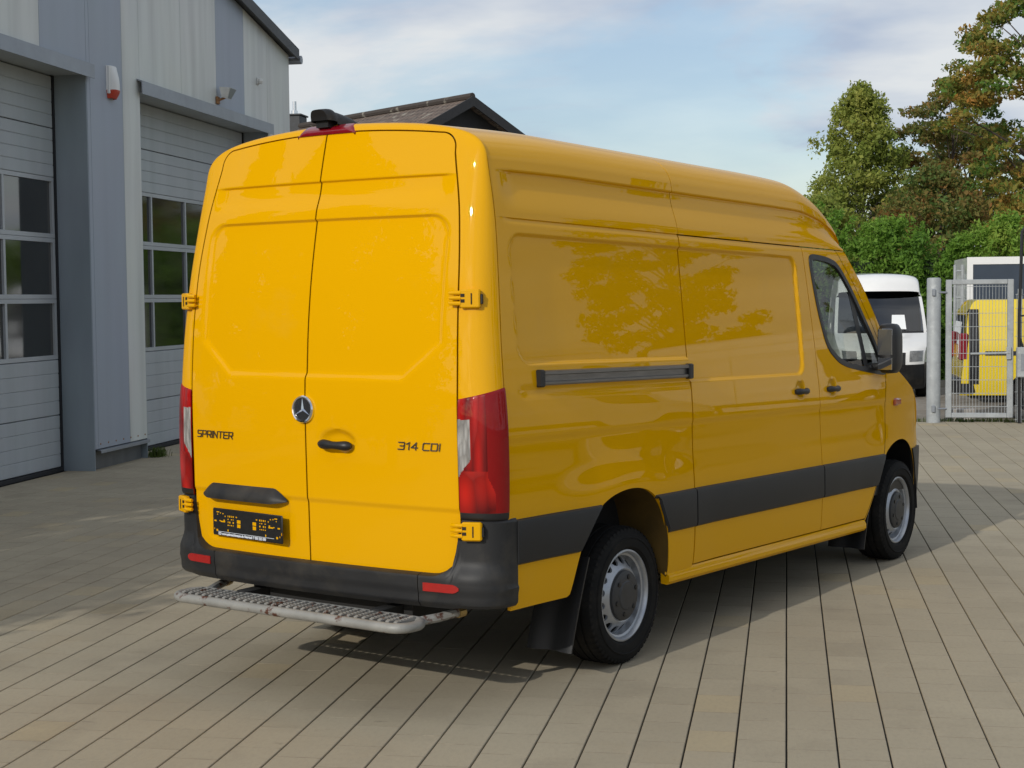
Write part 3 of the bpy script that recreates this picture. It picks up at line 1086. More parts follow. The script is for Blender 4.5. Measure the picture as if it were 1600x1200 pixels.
# rear bumper
def bumper_contour():
    pts = [(float(XR(y, 0.6)) - 0.040, y) for y in np.linspace(0, 0.80, 30)]
    P0 = pts[-1]
    P2 = (-1.10, 1.008)
    B = (P0[0] + 0.025, 1.0)
    for t in np.linspace(0, 1, 26)[1:]:
        pts.append(((1 - t) ** 2 * P0[0] + 2 * t * (1 - t) * B[0] + t * t * P2[0], (1 - t) ** 2 * P0[1] + 2 * t * (1 - t) * B[1] + t * t * P2[1]))
    for x in np.linspace(-1.10, -1.035, 5)[1:]:
        pts.append((x, 1.010))
    return np.array(pts)
BC = bumper_contour()
BT = np.gradient(BC, axis=0)
BT /= np.linalg.norm(BT, axis=1, keepdims=True)
BN = np.stack([-BT[:, 1], BT[:, 0]], axis=-1)      # outward
def bumper_top(y, i):
    rb = 0.15
    if y < 0.69:
        return 0.592
    if y < 0.84 and BC[i, 0] < -1.15:
        return 0.592 + rb - math.sqrt(max(rb * rb - (y - 0.69) ** 2, 0)) + max(0, (y - 0.80)) * 3.2
    return 0.846
def bumper_off(z):
    return -0.034 * float(sstep(0.575, 0.66, z)) - 0.022 * float(sstep(0.475, 0.44, z)) + 0.006 * float(sstep(0.50, 0.54, z))
for s in (-1, 1):
    P = []
    for i in range(len(BC)):
        zt = bumper_top(BC[i, 1], i)
        zt = min(zt, 0.846)
        row = []
        for r in np.linspace(0, 1, 30):
            z = 0.44 + (zt - 0.44) * r
            o = bumper_off(z) * (max(0.0, -BN[i, 0]) if z > 0.55 else 1.0) - (0.010 * float(sstep(0.985, 1.0, r)))
            row.append((BC[i, 0] + BN[i, 0] * o, BC[i, 1] + BN[i, 1] * o, z + (0.012 if r == 0 else 0)))
        o = -0.075
        row.append((BC[i, 0] + BN[i, 0] * o, BC[i, 1] + BN[i, 1] * o, zt + 0.004))
        row.insert(0, (BC[i, 0] + BN[i, 0] * -0.16, BC[i, 1] + BN[i, 1] * -0.16, 0.46))
        P.append(row)
    P = np.array(P)
    # joint between the middle and the corner piece
    cut = int(np.searchsorted(BC[:, 1], 0.63))
    grid_mesh('rear_bumper', mirror(P[:cut + 1], s), 'plastic', VAN, 0.0, (-1, s * 0.3, 0), xf=rkV, smooth=28)
    Pc = P[cut:].copy()
    Pc[0, :, 1] += 0.004
    corner = grid_mesh('bumper_corner', mirror(Pc, s), 'plastic', VAN, 0.02, (-1, s, 0), xf=rkV, smooth=28)
    # reflector
    ys = np.linspace(0.665, 0.845, 14)
    k = np.interp(ys, BC[:, 1], np.arange(len(BC)))
    bx = np.interp(k, np.arange(len(BC)), BC[:, 0])
    G = []
    for j, (y, x) in enumerate(zip(ys, bx)):
        i = int(round(k[j]))
        hh = 0.019 * min(1, (0.845 - y) / 0.03 + 0.3)
        G.append([(x + BN[i, 0] * 0.010, y + BN[i, 1] * 0.010, 0.540 + dz) for dz in (-hh, 0, hh)])
    grid_mesh('reflector', mirror(np.array(G), s), 'reflector_red', corner, 0.012, (-1, s * 0.2, 0), xf=rkV)

# hinges
def hinge(s, z, y, x, name='door_hinge'):
    h = empty(name)
    h.parent = VAN
    h.location = rk(x, s * y, z)
    h.rotation_euler = (0, 0, -s * R(24))
    m = MB()
    m.box(-0.020, 0.012, min(-s * 0.012, s * 0.078), max(-s * 0.012, s * 0.078), -0.041, 0.041, 0.006)
    m.build('hinge_plate', 'yellow', h, smooth=40)
    for zz in (-0.020, 0.004, 0.026):
        k = MB()
        k.tube([(0.004, -s * 0.060, zz * 0.95), (-0.010, -s * 0.040, zz), (-0.013, -s * 0.006, zz)], 0.0092, 8)
        k.build('hinge_arm', 'yellow', h)
    p = MB()
    p.box(-0.023, -0.015, min(s * 0.038, s * 0.043), max(s * 0.038, s * 0.043), -0.024, 0.024)
    for zz in (-0.010, 0.014):
        p.box(-0.0225, -0.015, min(-s * 0.008, s * 0.010), max(-s * 0.008, s * 0.010), zz - 0.006, zz + 0.008)
    p.build('hinge_slot', 'seam_dark', h, smooth=None)
    b = MB()
    b.box(-0.012, 0.010, min(s * 0.078, s * 0.088), max(s * 0.078, s * 0.088), -0.024, 0.020, 0.003)
    b.build('hinge_buffer', 'black', h)
for s in (-1, 1):
    hinge(s, 1.812, 0.850, float(XR(0.855, 1.81)) - 0.012)
    hinge(s, 0.797, 0.868, float(XR(0.86, 0.80)) - 0.022)

def on_door(y, z, off=0.0):
    f = float(door_feat(np.array(y), np.array(z)))
    return rk(float(XR(y, z)) + f - off, y, z)

# star emblem
em = empty('star_emblem')
em.parent = VAN
em.location = on_door(0.028, 1.304, 0.004)
em.rotation_euler = (0, R(1.0), 0)
m = MB()
def ringx(m, prof, n=40):
    vs, fs = [], []
    for (a, r) in prof:
        for k in range(n):
            t = 2 * math.pi * k / n
            vs.append((-a, r * math.cos(t), r * math.sin(t)))
    for i in range(len(prof) - 1):
        for k in range(n):
            fs.append((i * n + k, i * n + (k + 1) % n, i * n + n + (k + 1) % n, i * n + n + k))
    m.add(vs, fs)
ringx(m, [(-0.01, 0.066), (0.008, 0.065), (0.014, 0.060), (0.012, 0.054), (0.006, 0.053)])
m.build('emblem_ring', 'chrome', em)
m = MB()
ringx(m, [(0.006, 0.0535), (0.004, 0.03), (0.004, 0.0005)])
m.build('emblem_face', 'star_face', em)
m = MB()
for k in range(3):
    a = math.pi / 2 + k * 2 * math.pi / 3
    tip = (-0.009, 0.055 * math.cos(a), 0.055 * math.sin(a))
    l = (-0.006, 0.0075 * math.cos(a + 1.047), 0.0075 * math.sin(a + 1.047))
    r_ = (-0.006, 0.0075 * math.cos(a - 1.047), 0.0075 * math.sin(a - 1.047))
    c_ = (-0.016, 0, 0)
    m.add([tip, l, c_, r_], [(0, 1, 2), (0, 2, 3)])
m.build('emblem_star', 'chrome', em, smooth=10)

# lettering (reads left to right towards -y)
def put(y0, z0):
    def f(u, v, w):
        y, z = y0 - u, z0 + v
        return on_door(y, z, 0.003 + w)
    return f
GLYPH = {'S': [[(1, 1), (.1, 1), (0, .88), (0, .62), (.1, .5), (.9, .5), (1, .38), (1, .12), (.9, 0), (0, 0)]],
         'P': [[(0, 0), (0, 1), (.9, 1), (1, .88), (1, .57), (.9, .45), (.05, .45)]],
         'R': [[(0, 0), (0, 1), (.9, 1), (1, .88), (1, .57), (.9, .45), (.05, .45)], [(.55, .45), (1, 0)]],
         'I': [[(0, 0), (0, 1)]], 'N': [[(0, 0), (0, 1), (1, 0), (1, 1)]], 'T': [[(0, 1), (1, 1)], [(.5, 1), (.5, 0)]],
         'E': [[(1, 1), (0, 1), (0, 0), (1, 0)], [(0, .5), (.9, .5)]],
         '3': [[(0, 1), (.9, 1), (1, .88), (1, .6), (.9, .5), (.3, .5)], [(.9, .5), (1, .4), (1, .12), (.9, 0), (0, 0)]],
         '1': [[(0, .78), (.5, 1), (.5, 0)]], '4': [[(.75, 0), (.75, 1), (0, .3), (1, .3)]],
         'C': [[(1, 1), (.12, 1), (0, .86), (0, .14), (.12, 0), (1, 0)]],
         'D': [[(0, 0), (0, 1), (.88, 1), (1, .86), (1, .14), (.88, 0), (0, 0)]]}
def lettering(txt, name, y0, z0, w, h, gap, th=0.0046):
    root = empty(name)
    root.parent = VAN
    u = 0.0
    for chh in txt:
        if chh == ' ':
            u += w * 0.55
            continue
        cw = {'I': 0.0, '1': 0.5 * w}.get(chh, w)
        m = MB(lambda a, b_, c_: on_door(y0 - a, z0 + b_, 0.001 + c_))
        for pl in GLYPH[chh]:
            P = [Vector((u + p[0] * (w if chh != '1' else w * 0.9) + 0.16 * h * p[1], p[1] * h)) for p in pl]
            for p, q in zip(P[:-1], P[1:]):
                d = (q - p).normalized() * th * 0.5
                n_ = Vector((-d.y, d.x))
                p_, q_ = p - d, q + d
                cs = [p_ - n_, q_ - n_, q_ + n_, p_ + n_]
                m.add([(c.x, c.y, 0.0) for c in cs] + [(c.x, c.y, 0.005) for c in cs], [(4, 5, 6, 7), (0, 1, 5, 4), (1, 2, 6, 5), (2, 3, 7, 6), (3, 0, 4, 7)])
        m.build('letter', 'badge', root, smooth=None)
        u += cw + gap
lettering('SPRINTER', 'model_lettering', 0.785, 1.143, 0.0275, 0.031, 0.0108)
lettering('314 CDI', 'engine_lettering', -0.520, 1.143, 0.0315, 0.031, 0.0115)

# rear door handle
hd = MB()
pts = []
for t in np.linspace(0, 1, 15):
    y = -0.078 - 0.190 * t
    lift = 0.016 + 0.018 * math.sin(math.pi * t)
    pts.append(on_door(y, 1.150 - 0.004 * t, 0) )
    pts[-1] = (float(XR(y, 1.15)) - lift, y, pts[-1][2])
hd.tube(pts, [0.012, 0.019, 0.0225, 0.023, 0.0225, 0.0215, 0.019, 0.018, 0.018, 0.0185, 0.020, 0.022, 0.0225, 0.020, 0.012], 12)
hd.build('rear_door_handle', 'black', VAN, smooth=60)

# plate garnish
g = []
for t in np.linspace(0, 1, 40):
    y = 0.748 - 0.600 * t
    e = min(1, t / 0.12, (1 - t) / 0.14)
    e2 = e * (1.35 - 0.35 * e)
    zt, zb = 0.868 + 0.052 * e2, 0.860 - 0.012 * e2
    row = []
    for r in np.linspace(0, 1, 10):
        z = zt + (zb - zt) * r
        bul = 0.004 + 0.040 * (e2 * 0.85 + 0.15) * math.sin(min(1, r * 1.15) * math.pi / 2)
        row.append((float(XR(y, 0.88)) - bul, y, z))
    row.append((float(XR(y, 0.88)) + 0.01, y, zb + 0.004))
    g.append(row)
grid_mesh('plate_garnish', np.array(g), 'plastic', VAN, 0.0, (-1, 0, 0), xf=rkV, smooth=50)

# empty licence plate holder: black tray with cut-outs through which the door shows, advertising strip below
plate_c = (0.412, 0.727)
def on_plate(u, v, w):       # u to the right in the picture, v up, w out
    y, z = plate_c[0] - u, plate_c[1] + v
    return rk(float(XR(plate_c[0], 0.75)) - 0.012 - w + 0.05 * (y - plate_c[0]) * 2.0, y, z)
PL = MB(on_plate)
PL.box(-0.258, 0.258, -0.064, 0.070, 0.0, 0.012, 0.005)
holder = PL.build('plate_holder', 'plate_black', VAN, smooth=40)
bits = [(-0.215, 0.052, 0.020, 0.005), (-0.195, 0.048, 0.006, 0.006), (-0.176, 0.046, 0.008, 0.005), (-0.218, 0.040, 0.006, 0.005), (-0.235, 0.008, 0.016, 0.007), (-0.20, 0.010, 0.008, 0.005), (-0.178, 0.007, 0.034, 0.006), (-0.168, 0.014, 0.010, 0.006), (-0.16, 0.034, 0.006, 0.006), (-0.222, -0.038, 0.012, 0.010), (-0.254, -0.018, 0.003, 0.014), (-0.242, -0.032, 0.004, 0.008), (-0.140, -0.034, 0.007, 0.010), (-0.075, 0.036, 0.010, 0.005)]
for i in range(4):
    for j in range(4):
        if (i, j) in ((1, 2), (2, 1)):
            continue
        bits.append((-0.138 + i * 0.013, -0.008 + j * 0.0145, 0.005 if (i + j) % 2 else 0.008, 0.008 if j % 2 else 0.005))
bits += [(-0.058, 0.0145, 0.026, 0.016), (-0.058, -0.006, 0.024, 0.017)]
allb = bits + [(-u, v, w, h) for (u, v, w, h) in bits]
for (u, v, w, h) in allb:
    b = MB(on_plate)
    b.box(u - w / 2, u + w / 2, v - h / 2, v + h / 2, 0.010, 0.0128)
    b.build('plate_cutout', 'yellow', holder, smooth=None)
def put_plate(u, v, w):
    return on_plate(-0.212 + u, -0.0585 + v, 0.0128 + w)
text_mesh('KD www.gebrauchtwagen.de Neustadt T 030 222 030', 'plate_advert', 'plate_print', holder, put_plate, 0.0165, 0.97, 0.0004, 0.0010)
b = MB(on_plate)
b.box(-0.215, 0.200, -0.0445, -0.0425, 0.0115, 0.0130)
b.build('plate_line', 'plate_print', holder, smooth=None)

# third brake light and rear camera pod on the roof edge
m = MB()
zz = []
g = []
for t in np.linspace(0, 1, 24):
    y = 0.205 - 0.36 * t
    e = min(1, min(t, 1 - t) / 0.10) ** 0.5
    c = (-1.062, 2.655)
    row = []
    for a in np.linspace(0, 1, 7):
        row.append((-1.098 - 0.016 * math.sin(a * math.pi) * e + 0.04 * a, y, 2.592 + 0.048 * a * (0.3 + 0.7 * e)))
    g.append(row)
grid_mesh('brake_light', np.array(g), 'brake_red', VAN, 0.02, (-1, 0, 0.3), xf=rkV)
pod = []
for t in np.linspace(0, 1, 20):
    x = -1.150 + 0.34 * t
    w = 0.070 * (1 - 0.25 * t) * min(1, (t * 9 + 0.72)) * math.sqrt(max(0.02, 1 - t ** 3))
    h = 0.058 * (0.60 + 0.45 * math.sin(min(1, t * 3.2 + 0.25) * math.pi / 2)) * (1 - t ** 2.2)
    zb = 2.640 if t > 0.16 else 2.650 + (0.16 - t) * 0.03
    row = []
    for a in np.linspace(0, math.pi, 17):
        ca, sa = math.cos(a), math.sin(a)
        row.append((x + 0.02 * (1 - sa) * (t < 0.2), 0.035 + w * math.copysign(abs(ca) ** 0.6, ca), zb + (h + 0.004) * abs(sa) ** 0.7))
    pod.append(row)
pod = np.array(pod)
po = grid_mesh('rear_camera', pod, 'plastic', VAN, 0.0, (0, 0, 1), xf=rkV, smooth=60)
m = MB(rk)
n = 17
m.add([tuple(p) for p in pod[0]], [tuple(range(n))])
m.box(-1.11, -0.95, 0.0, 0.075, 2.625, 2.66)
m.build('camera_face', 'black', po, smooth=None)

# door handles on the side, slide rail, indicator, mirror
for hx in (1.965, 2.43):
    m = MB(rk)
    pts = [(hx - 0.085 + 0.17 * t, -(float(Wz(1.305)) + 0.004 + 0.020 * math.sin(math.pi * t)), 1.302) for t in np.linspace(0, 1, 11)]
    m.tube(pts, [0.012, 0.018, 0.020, 0.018, 0.016, 0.016, 0.016, 0.018, 0.020, 0.019, 0.012], 10)
    m.build('door_handle', 'black', VAN, smooth=60)
g = []
for x in np.linspace(-0.80, 0.598, 30):
    yb = float(Wz(1.456)) - 0.004
    g.append([(x, -(yb + o), z) for o, z in ((0.0, 1.422), (0.020, 1.424), (0.024, 1.430), (0.024, 1.440), (0.012, 1.443), (0.012, 1.470), (0.026, 1.474), (0.026, 1.488), (0.018, 1.492), (0.0, 1.492))])
rl = grid_mesh('slide_rail', np.array(g), 'rail', VAN, 0.004, (0, -1, 0), xf=rkV, smooth=20)
for x0, x1 in ((-0.832, -0.795), (0.560, 0.604)):
    m = MB(rk)
    m.box(x0, x1, -(yb + 0.032), -(yb - 0.005), 1.416, 1.496, 0.006)
    m.build('rail_cap', 'black', rl)
m = MB(rk)
m.box(3.50, 3.62, -0.985, -0.93, 1.15, 1.20, 0.01)
m.build('side_indicator', 'orange_lens', VAN)
for s in (-1, 1):
    m = MB(rk)
    prof = [(-0.02, 0.5), (0.0, 0.85), (0.03, 1.0), (0.10, 1.0), (0.15, 0.8), (0.17, 0.4)]
    vs = []
    for a, f in prof:
        for (dy, dz) in [(math.copysign(abs(math.cos(t)) ** 0.5, math.cos(t)), math.copysign(abs(math.sin(t)) ** 0.5, math.sin(t))) for t in np.linspace(0, 2 * math.pi, 25)[:-1]]:
            vs.append((3.12 + a, s * (1.068 + dy * 0.070 * f), 1.545 + dz * 0.165 * (0.5 + 0.5 * f)))
    fs = [(k * 24 + i, k * 24 + (i + 1) % 24, k * 24 + 24 + (i + 1) % 24, k * 24 + 24 + i) for k in range(5) for i in range(24)]
    fs += [tuple(range(24)), tuple(range(120, 144))]
    m.add(vs, fs)
    m.box(3.13, 3.25, min(s * 0.93, s * 1.10), max(s * 0.93, s * 1.10), 1.40, 1.45, 0.01)
    m.box(3.10, 3.42, min(s * 0.93, s * 0.975), max(s * 0.93, s * 0.975), 1.375, 1.44, 0.008)
    mr = m.build('wing_mirror', 'black', VAN, smooth=50)
    for (z0, z1) in ((1.50, 1.675), (1.405, 1.485)):
        g2 = MB(rk)
        g2.box(3.098, 3.104, min(s * 1.018, s * 1.118), max(s * 1.018, s * 1.118), z0, z1, 0.0025)
        g2.build('mirror_glass', 'mirror', mr)
# mud flaps
for (x0, x1, z1) in ((-0.60, -0.40, 0.60), (2.93, 3.09, 0.52)):
    for s in (-1, 1):
        g = []
        for y in np.linspace(0.73, 0.985, 14):
            g.append([(x0 + (x1 - x0) * (z / z1) ** 1.3 + 0.012 * math.sin(y * 31), s * y, z + 0.02 * RAKE) for z in np.linspace(0.165 if x0 < 0 else 0.17, z1, 12)])
        grid_mesh('mud_flap', np.array(g), 'plastic_band', VAN, 0.012, (-1, 0, 0), smooth=60)

# rear step: galvanised tube loop with pressed treads
stp = empty('rear_step')
stp.parent = VAN
m = MB()
x0, x1, yl, rr, zz = -1.490, -1.315, 0.715, 0.075, 0.415
loop = []
for (cx, cy, a0) in ((x1 - rr, yl - rr, 0), (x0 + rr, yl - rr, 90), (x0 + rr, -yl + rr, 180), (x1 - rr, -yl + rr, 270)):
    for a in np.linspace(a0, a0 + 90, 9):
        loop.append((cx + rr * math.cos(R(a)), cy + rr * math.sin(R(a)), zz))
m.tube(loop, 0.0235, 12, closed=True)
m.build('step_tube', 'galv', stp, smooth=60)
nsl = 30
for k in range(nsl):
    y = -yl + 0.055 + (2 * yl - 0.11) * k / (nsl - 1)
    m = MB()
    m.box(x0 + 0.018, x1 - 0.018, y - 0.0095, y + 0.0095, zz + 0.008, zz + 0.026, 0.003)
    for xx in np.linspace(x0 + 0.035, x1 - 0.035, 6):
        m.box(xx - 0.006, xx + 0.006, y - 0.008, y + 0.008, zz + 0.0255, zz + 0.0285, 0.001)
    m.build('step_tread', 'galv', stp, smooth=40)
m = MB()
for xx in (x0 + 0.055, x1 - 0.055):
    m.box(xx - 0.006, xx + 0.006, -yl + 0.02, yl - 0.02, zz - 0.012, zz + 0.007)
m.build('step_bearer', 'galv', stp, smooth=40)
for s in (-1, 1):
    m = MB()
    m.tube([(x1 - 0.03, s * 0.64, zz - 0.005), (x1 + 0.10, s * 0.70, zz + 0.004), (x1 + 0.22, s * 0.735, zz + 0.015)], 0.021, 10)
    m.build('step_bracket', 'galv', stp)
    m = MB()
    m.tube([(x1 + 0.20, s * 0.73, zz + 0.013), (x1 + 0.235, s * 0.74, zz + 0.016)], 0.026, 10)
    m.build('bracket_bolt', 'brass', stp)
m = MB()
for y in (-0.42, 0.42):
    m.box(x1 - 0.01, -1.0, y - 0.03, y + 0.03, zz - 0.02, zz + 0.03, 0.005)
m.build('step_arm', 'undercarriage', stp)

# ------------------------------------------------------------------ ground
pm('joint_sand', (0.030, 0.028, 0.024), 0.95, var=0.3, vscale=20)
pm('gravel_mat', (0.26, 0.23, 0.19), 0.95, var=0.25, vscale=8, bump=0.5, bscale=50, dirt=((0.16, 0.13, 0.09), 1.2, 0.45, 0.7))
def paver_mat():
    m, t, b = _nodes('paver')
    g = t.nodes.new('ShaderNodeNewGeometry')
    sp = t.nodes.new('ShaderNodeSeparateXYZ')
    t.links.new(g.outputs['Position'], sp.inputs[0])
    def math_(op, a, bv=None, c=None):
        n = t.nodes.new('ShaderNodeMath'); n.operation = op
        for i, v in enumerate((a, bv, c)):
            if v is None: continue
            if isinstance(v, (int, float)): n.inputs[i].default_value = v
            else: t.links.new(v, n.inputs[i])
        return n.outputs[0]
    col = math_('FLOOR', math_('MULTIPLY_ADD', sp.outputs['X'], 1 / 0.204, 100.0))
    rowf = math_('ADD', math_('MULTIPLY', sp.outputs['Y'], 1 / 0.30), math_('MULTIPLY', col, 0.37))
    row = math_('FLOOR', rowf)
    frc = math_('FRACT', rowf)
    edge = math_('MINIMUM', frc, math_('SUBTRACT', 1.0, frc))
    cb = t.nodes.new('ShaderNodeCombineXYZ')
    t.links.new(col, cb.inputs[0]); t.links.new(row, cb.inputs[1])
    wn = t.nodes.new('ShaderNodeTexWhiteNoise'); wn.noise_dimensions = '2D'
    t.links.new(cb.outputs[0], wn.inputs['Vector'])
    r = t.nodes.new('ShaderNodeValToRGB')
    e = r.color_ramp.elements
    e[0].position, e[0].color = 0.0, (0.365, 0.318, 0.232, 1)
    e[1].position, e[1].color = 1.0, (0.430, 0.358, 0.235, 1)
    for p, c in ((0.3, (0.385, 0.336, 0.246)), (0.6, (0.393, 0.342, 0.250)), (0.93, (0.400, 0.349, 0.255)), (0.95, (0.422, 0.356, 0.244))):
        x = e.new(p); x.color = (*c, 1)
    t.links.new(wn.outputs['Value'], r.inputs[0])
    # weathering: broad patches, fine grain, a few dark spots
    def noise(scale, detail=6, stretch=(1, 1, 1)):
        mp = t.nodes.new('ShaderNodeMapping'); mp.inputs['Scale'].default_value = stretch
        t.links.new(g.outputs['Position'], mp.inputs[0])
        n = t.nodes.new('ShaderNodeTexNoise'); n.inputs['Scale'].default_value = scale; n.inputs['Detail'].default_value = detail
        n.inputs['Roughness'].default_value = 0.62
        t.links.new(mp.outputs[0], n.inputs['Vector'])
        return n.outputs['Fac']
    def mixc(fac, a, bcol, blend='MIX'):
        n = t.nodes.new('ShaderNodeMix'); n.data_type = 'RGBA'; n.blend_type = blend
        if isinstance(fac, float): n.inputs['Factor'].default_value = fac
        else: t.links.new(fac, n.inputs['Factor'])
        t.links.new(a, n.inputs['A'])
        if isinstance(bcol, tuple): n.inputs['B'].default_value = (*bcol, 1)
        else: t.links.new(bcol, n.inputs['B'])
        return n.outputs['Result']
    def rampf(src, lo, hi):
        n = t.nodes.new('ShaderNodeMapRange'); n.inputs['From Min'].default_value = lo; n.inputs['From Max'].default_value = hi
        t.links.new(src, n.inputs[0]); return n.outputs[0]
    c = r.outputs[0]
    c = mixc(math_('MULTIPLY', rampf(noise(0.55), 0.42, 0.75), 0.45), c, (0.27, 0.228, 0.168))
    c = mixc(math_('MULTIPLY', rampf(noise(1.7, 8), 0.52, 0.80), 0.5), c, (0.225, 0.19, 0.142))
    c = mixc(math_('MULTIPLY', rampf(noise(55, 6, (1, 0.5, 1)), 0.45, 0.8), 0.25), c, (0.21, 0.185, 0.155))
    c = mixc(math_('MULTIPLY', rampf(noise(6.5, 4, (1, 1.6, 1)), 0.68, 0.76), 0.55), c, (0.14, 0.12, 0.10))
    c = mixc(math_('MULTIPLY', rampf(noise(1.1, 5), 0.60, 0.72), 0.25), c, (0.43, 0.345, 0.225))
    jn = math_('MULTIPLY', math_('LESS_THAN', edge, math_('MULTIPLY', rampf(noise(9.0, 4), 0.30, 0.75), 0.016)), 0.6)
    c = mixc(jn, c, (0.17, 0.14, 0.105))
    t.links.new(c, b.inputs['Base Color'])
    b.inputs['Roughness'].default_value = 0.78
    b.inputs['Specular IOR Level'].default_value = 0.06
    bp = t.nodes.new('ShaderNodeBump'); bp.inputs['Strength'].default_value = 0.35; bp.inputs['Distance'].default_value = 0.004
    t.links.new(noise(130, 5), bp.inputs['Height'])
    t.links.new(bp.outputs[0], b.inputs['Normal'])
    MATS['paver'] = m
paver_mat()

def ground_z(y):
    return float(np.interp(y, [23.3, 28.0], [0.0, -0.30]))
m = MB()
ysr = [-300, -40, 0, 10, 20, 23.25, 24, 25, 26, 27, 28, 30, 40, 60, 100, 400]
xsr = [-400, -60, -20, -8, 0, 8, 20, 60, 400]
vs = [(x, y, ground_z(y) - 0.024) for y in ysr for x in xsr]
nx = len(xsr)
m.add(vs, [(j * nx + i, j * nx + i + 1, j * nx + nx + i + 1, j * nx + nx + i) for j in range(len(ysr) - 1) for i in range(nx - 1)])
tag(m.build('ground', 'gravel_mat', None, smooth=60), 'gravel ground spreading beyond the paved yard', None, kind='structure')

PAVE = MB()
PAVE.box(-7.86, 9.0, 0.6, 23.22, -0.08, -0.012)
pavement = tag(PAVE.build('pavement', 'joint_sand', None, smooth=None), 'grey-brown block paving of the yard', None, kind='structure')
m = MB()
m.box(-7.86, 30, -40, 0.58, -0.08, -0.004)
m.box(9.02, 30, 0.58, 23.22, -0.08, -0.004)
m.build('outer_paving', 'paver', pavement, smooth=None)

PW, PLn = 0.204, 0.30
JX, JY = 0.0075, 0.0012
def paver_shape(w, l):
    c = 0.0025
    a, b = w / 2, l / 2
    e = 0.0004
    vs = [(-a, -b, -0.014), (a, -b, -0.014), (a, b, -0.014), (-a, b, -0.014), (-a, -b, -c), (a, -b, -c), (a, b, -c), (-a, b, -c), (-a + c, -b + e, 0), (a - c, -b + e, 0), (a - c, b - e, 0), (-a + c, b - e, 0)]
    fs = [(8, 9, 10, 11)]
    for k in (0, 4):
        for i in range(4):
            j = (i + 1) % 4
            fs.append((k + i, k + j, k + 4 + j, k + 4 + i))
    return vs, fs
pv, pf = paver_shape(PW - JX, PLn - JY)
pme = bpy.data.meshes.new('paver')
pme.from_pydata(pv, [], pf)
pme.update()
pme.materials.append(MATS['paver'])
cells = []
Mi = cam.matrix_world.inverted()
for ci in range(-38, 43):
    xc = (ci + 0.5) * PW
    if xc < -7.75 or xc > 8.9:
        continue
    off = (((ci + 100) * 0.37) % 1.0)
    for rj in range(1, 80):
        yc = (rj + 0.5 - off) * PLn
        if yc < 0.75 or yc > 23.05:
            continue
        if xc < -7.35 and 15.6 < yc < 17.35 or xc < -7.5:
            pass
        c = Mi @ Vector((xc, yc, 0))
        vis = 0
        if c.z < -0.5:
            px = 800 + FPX * c.x / -c.z
            py = 600 - FPX * c.y / -c.z
            if 0 < px < 1600 and 0 < py < 1200:
                # hidden under the van?
                hidden = (470 < px < 1040 and py < 985) or (300 < px < 1420 and py < 860)
                if not hidden:
                    vis = 1 / (c.z * c.z) * (CAM.z / max(0.1, c.length))
        cells.append((vis, xc, yc))
cells.sort(key=lambda c: -c[0])
for (v, x, y) in cells[:300]:
    o = bpy.data.objects.new('paver', pme)
    C.objects.link(o)
    o.parent = pavement
    o.location = (x, y, rng.uniform(-0.0003, 0.0003))
    o.rotation_euler = (rng.normal(0, 0.0006), rng.normal(0, 0.0012), rng.normal(0, 0.0016))
rest = np.array([(x, y) for (v, x, y) in cells[300:]])
pva = np.array(pv)
n = len(rest)
V = np.repeat(pva[None], n, axis=0)
V[:, :, 2] += V[:, :, 0] * rng.normal(0, 0.0012, (n, 1)) + V[:, :, 1] * rng.normal(0, 0.0006, (n, 1)) + rng.uniform(-0.0003, 0.0003, (n, 1))
rot = rng.normal(0, 0.0016, (n, 1))
vx = V[:, :, 0] - V[:, :, 1] * rot
vy = V[:, :, 1] + V[:, :, 0] * rot
V[:, :, 0], V[:, :, 1] = vx + rest[:, :1], vy + rest[:, 1:]
F = np.array(pf)[None] + (np.arange(n) * len(pv))[:, None, None]
me = bpy.data.meshes.new('more_pavers')
me.from_pydata(V.reshape(-1, 3).tolist(), [], F.reshape(-1, 4).tolist())
me.update()
tag(link(me, 'more_pavers', 'paver', pavement, smooth=None), kind='stuff')

# ------------------------------------------------------------------ workshop building
def streak_mat(name, col, streak=0.5):
    m, t, b = _nodes(name)
    g = t.nodes.new('ShaderNodeNewGeometry')
    mp = t.nodes.new('ShaderNodeMapping'); mp.inputs['Scale'].default_value = (1, 2.6, 0.22)
    t.links.new(g.outputs['Position'], mp.inputs[0])
    n = t.nodes.new('ShaderNodeTexNoise'); n.inputs['Scale'].default_value = 1.6; n.inputs['Detail'].default_value = 7
    t.links.new(mp.outputs[0], n.inputs['Vector'])
    r = t.nodes.new('ShaderNodeValToRGB')
    r.color_ramp.elements[0].position = 0.40; r.color_ramp.elements[1].position = 0.72
    r.color_ramp.elements[0].color = (*col, 1)
    r.color_ramp.elements[1].color = (*[c * (1 - streak) for c in col], 1)
    t.links.new(n.outputs['Fac'], r.inputs[0])
    n2 = t.nodes.new('ShaderNodeTexNoise'); n2.inputs['Scale'].default_value = 0.9; n2.inputs['Detail'].default_value = 6
    t.links.new(g.outputs['Position'], n2.inputs['Vector'])
    mx_ = t.nodes.new('ShaderNodeMix'); mx_.data_type = 'RGBA'; mx_.blend_type = 'MULTIPLY'
    mx_.inputs['Factor'].default_value = 0.35
    t.links.new(r.outputs[0], mx_.inputs['A'])
    t.links.new(n2.outputs['Color'], mx_.inputs['B'])
    mp2 = t.nodes.new('ShaderNodeMix'); mp2.data_type = 'RGBA'; mp2.inputs['Factor'].default_value = 0.75
    t.links.new(mx_.outputs['Result'], mp2.inputs['A']); t.links.new(r.outputs[0], mp2.inputs['B'])
    t.links.new(mp2.outputs['Result'], b.inputs['Base Color'])
    b.inputs['Roughness'].default_value = 0.45
    MATS[name] = m
streak_mat('clad_light', (0.66, 0.68, 0.65), 0.20)
streak_mat('clad_blue', (0.34, 0.38, 0.45), 0.07)
streak_mat('door_grey', (0.42, 0.45, 0.47), 0.12)
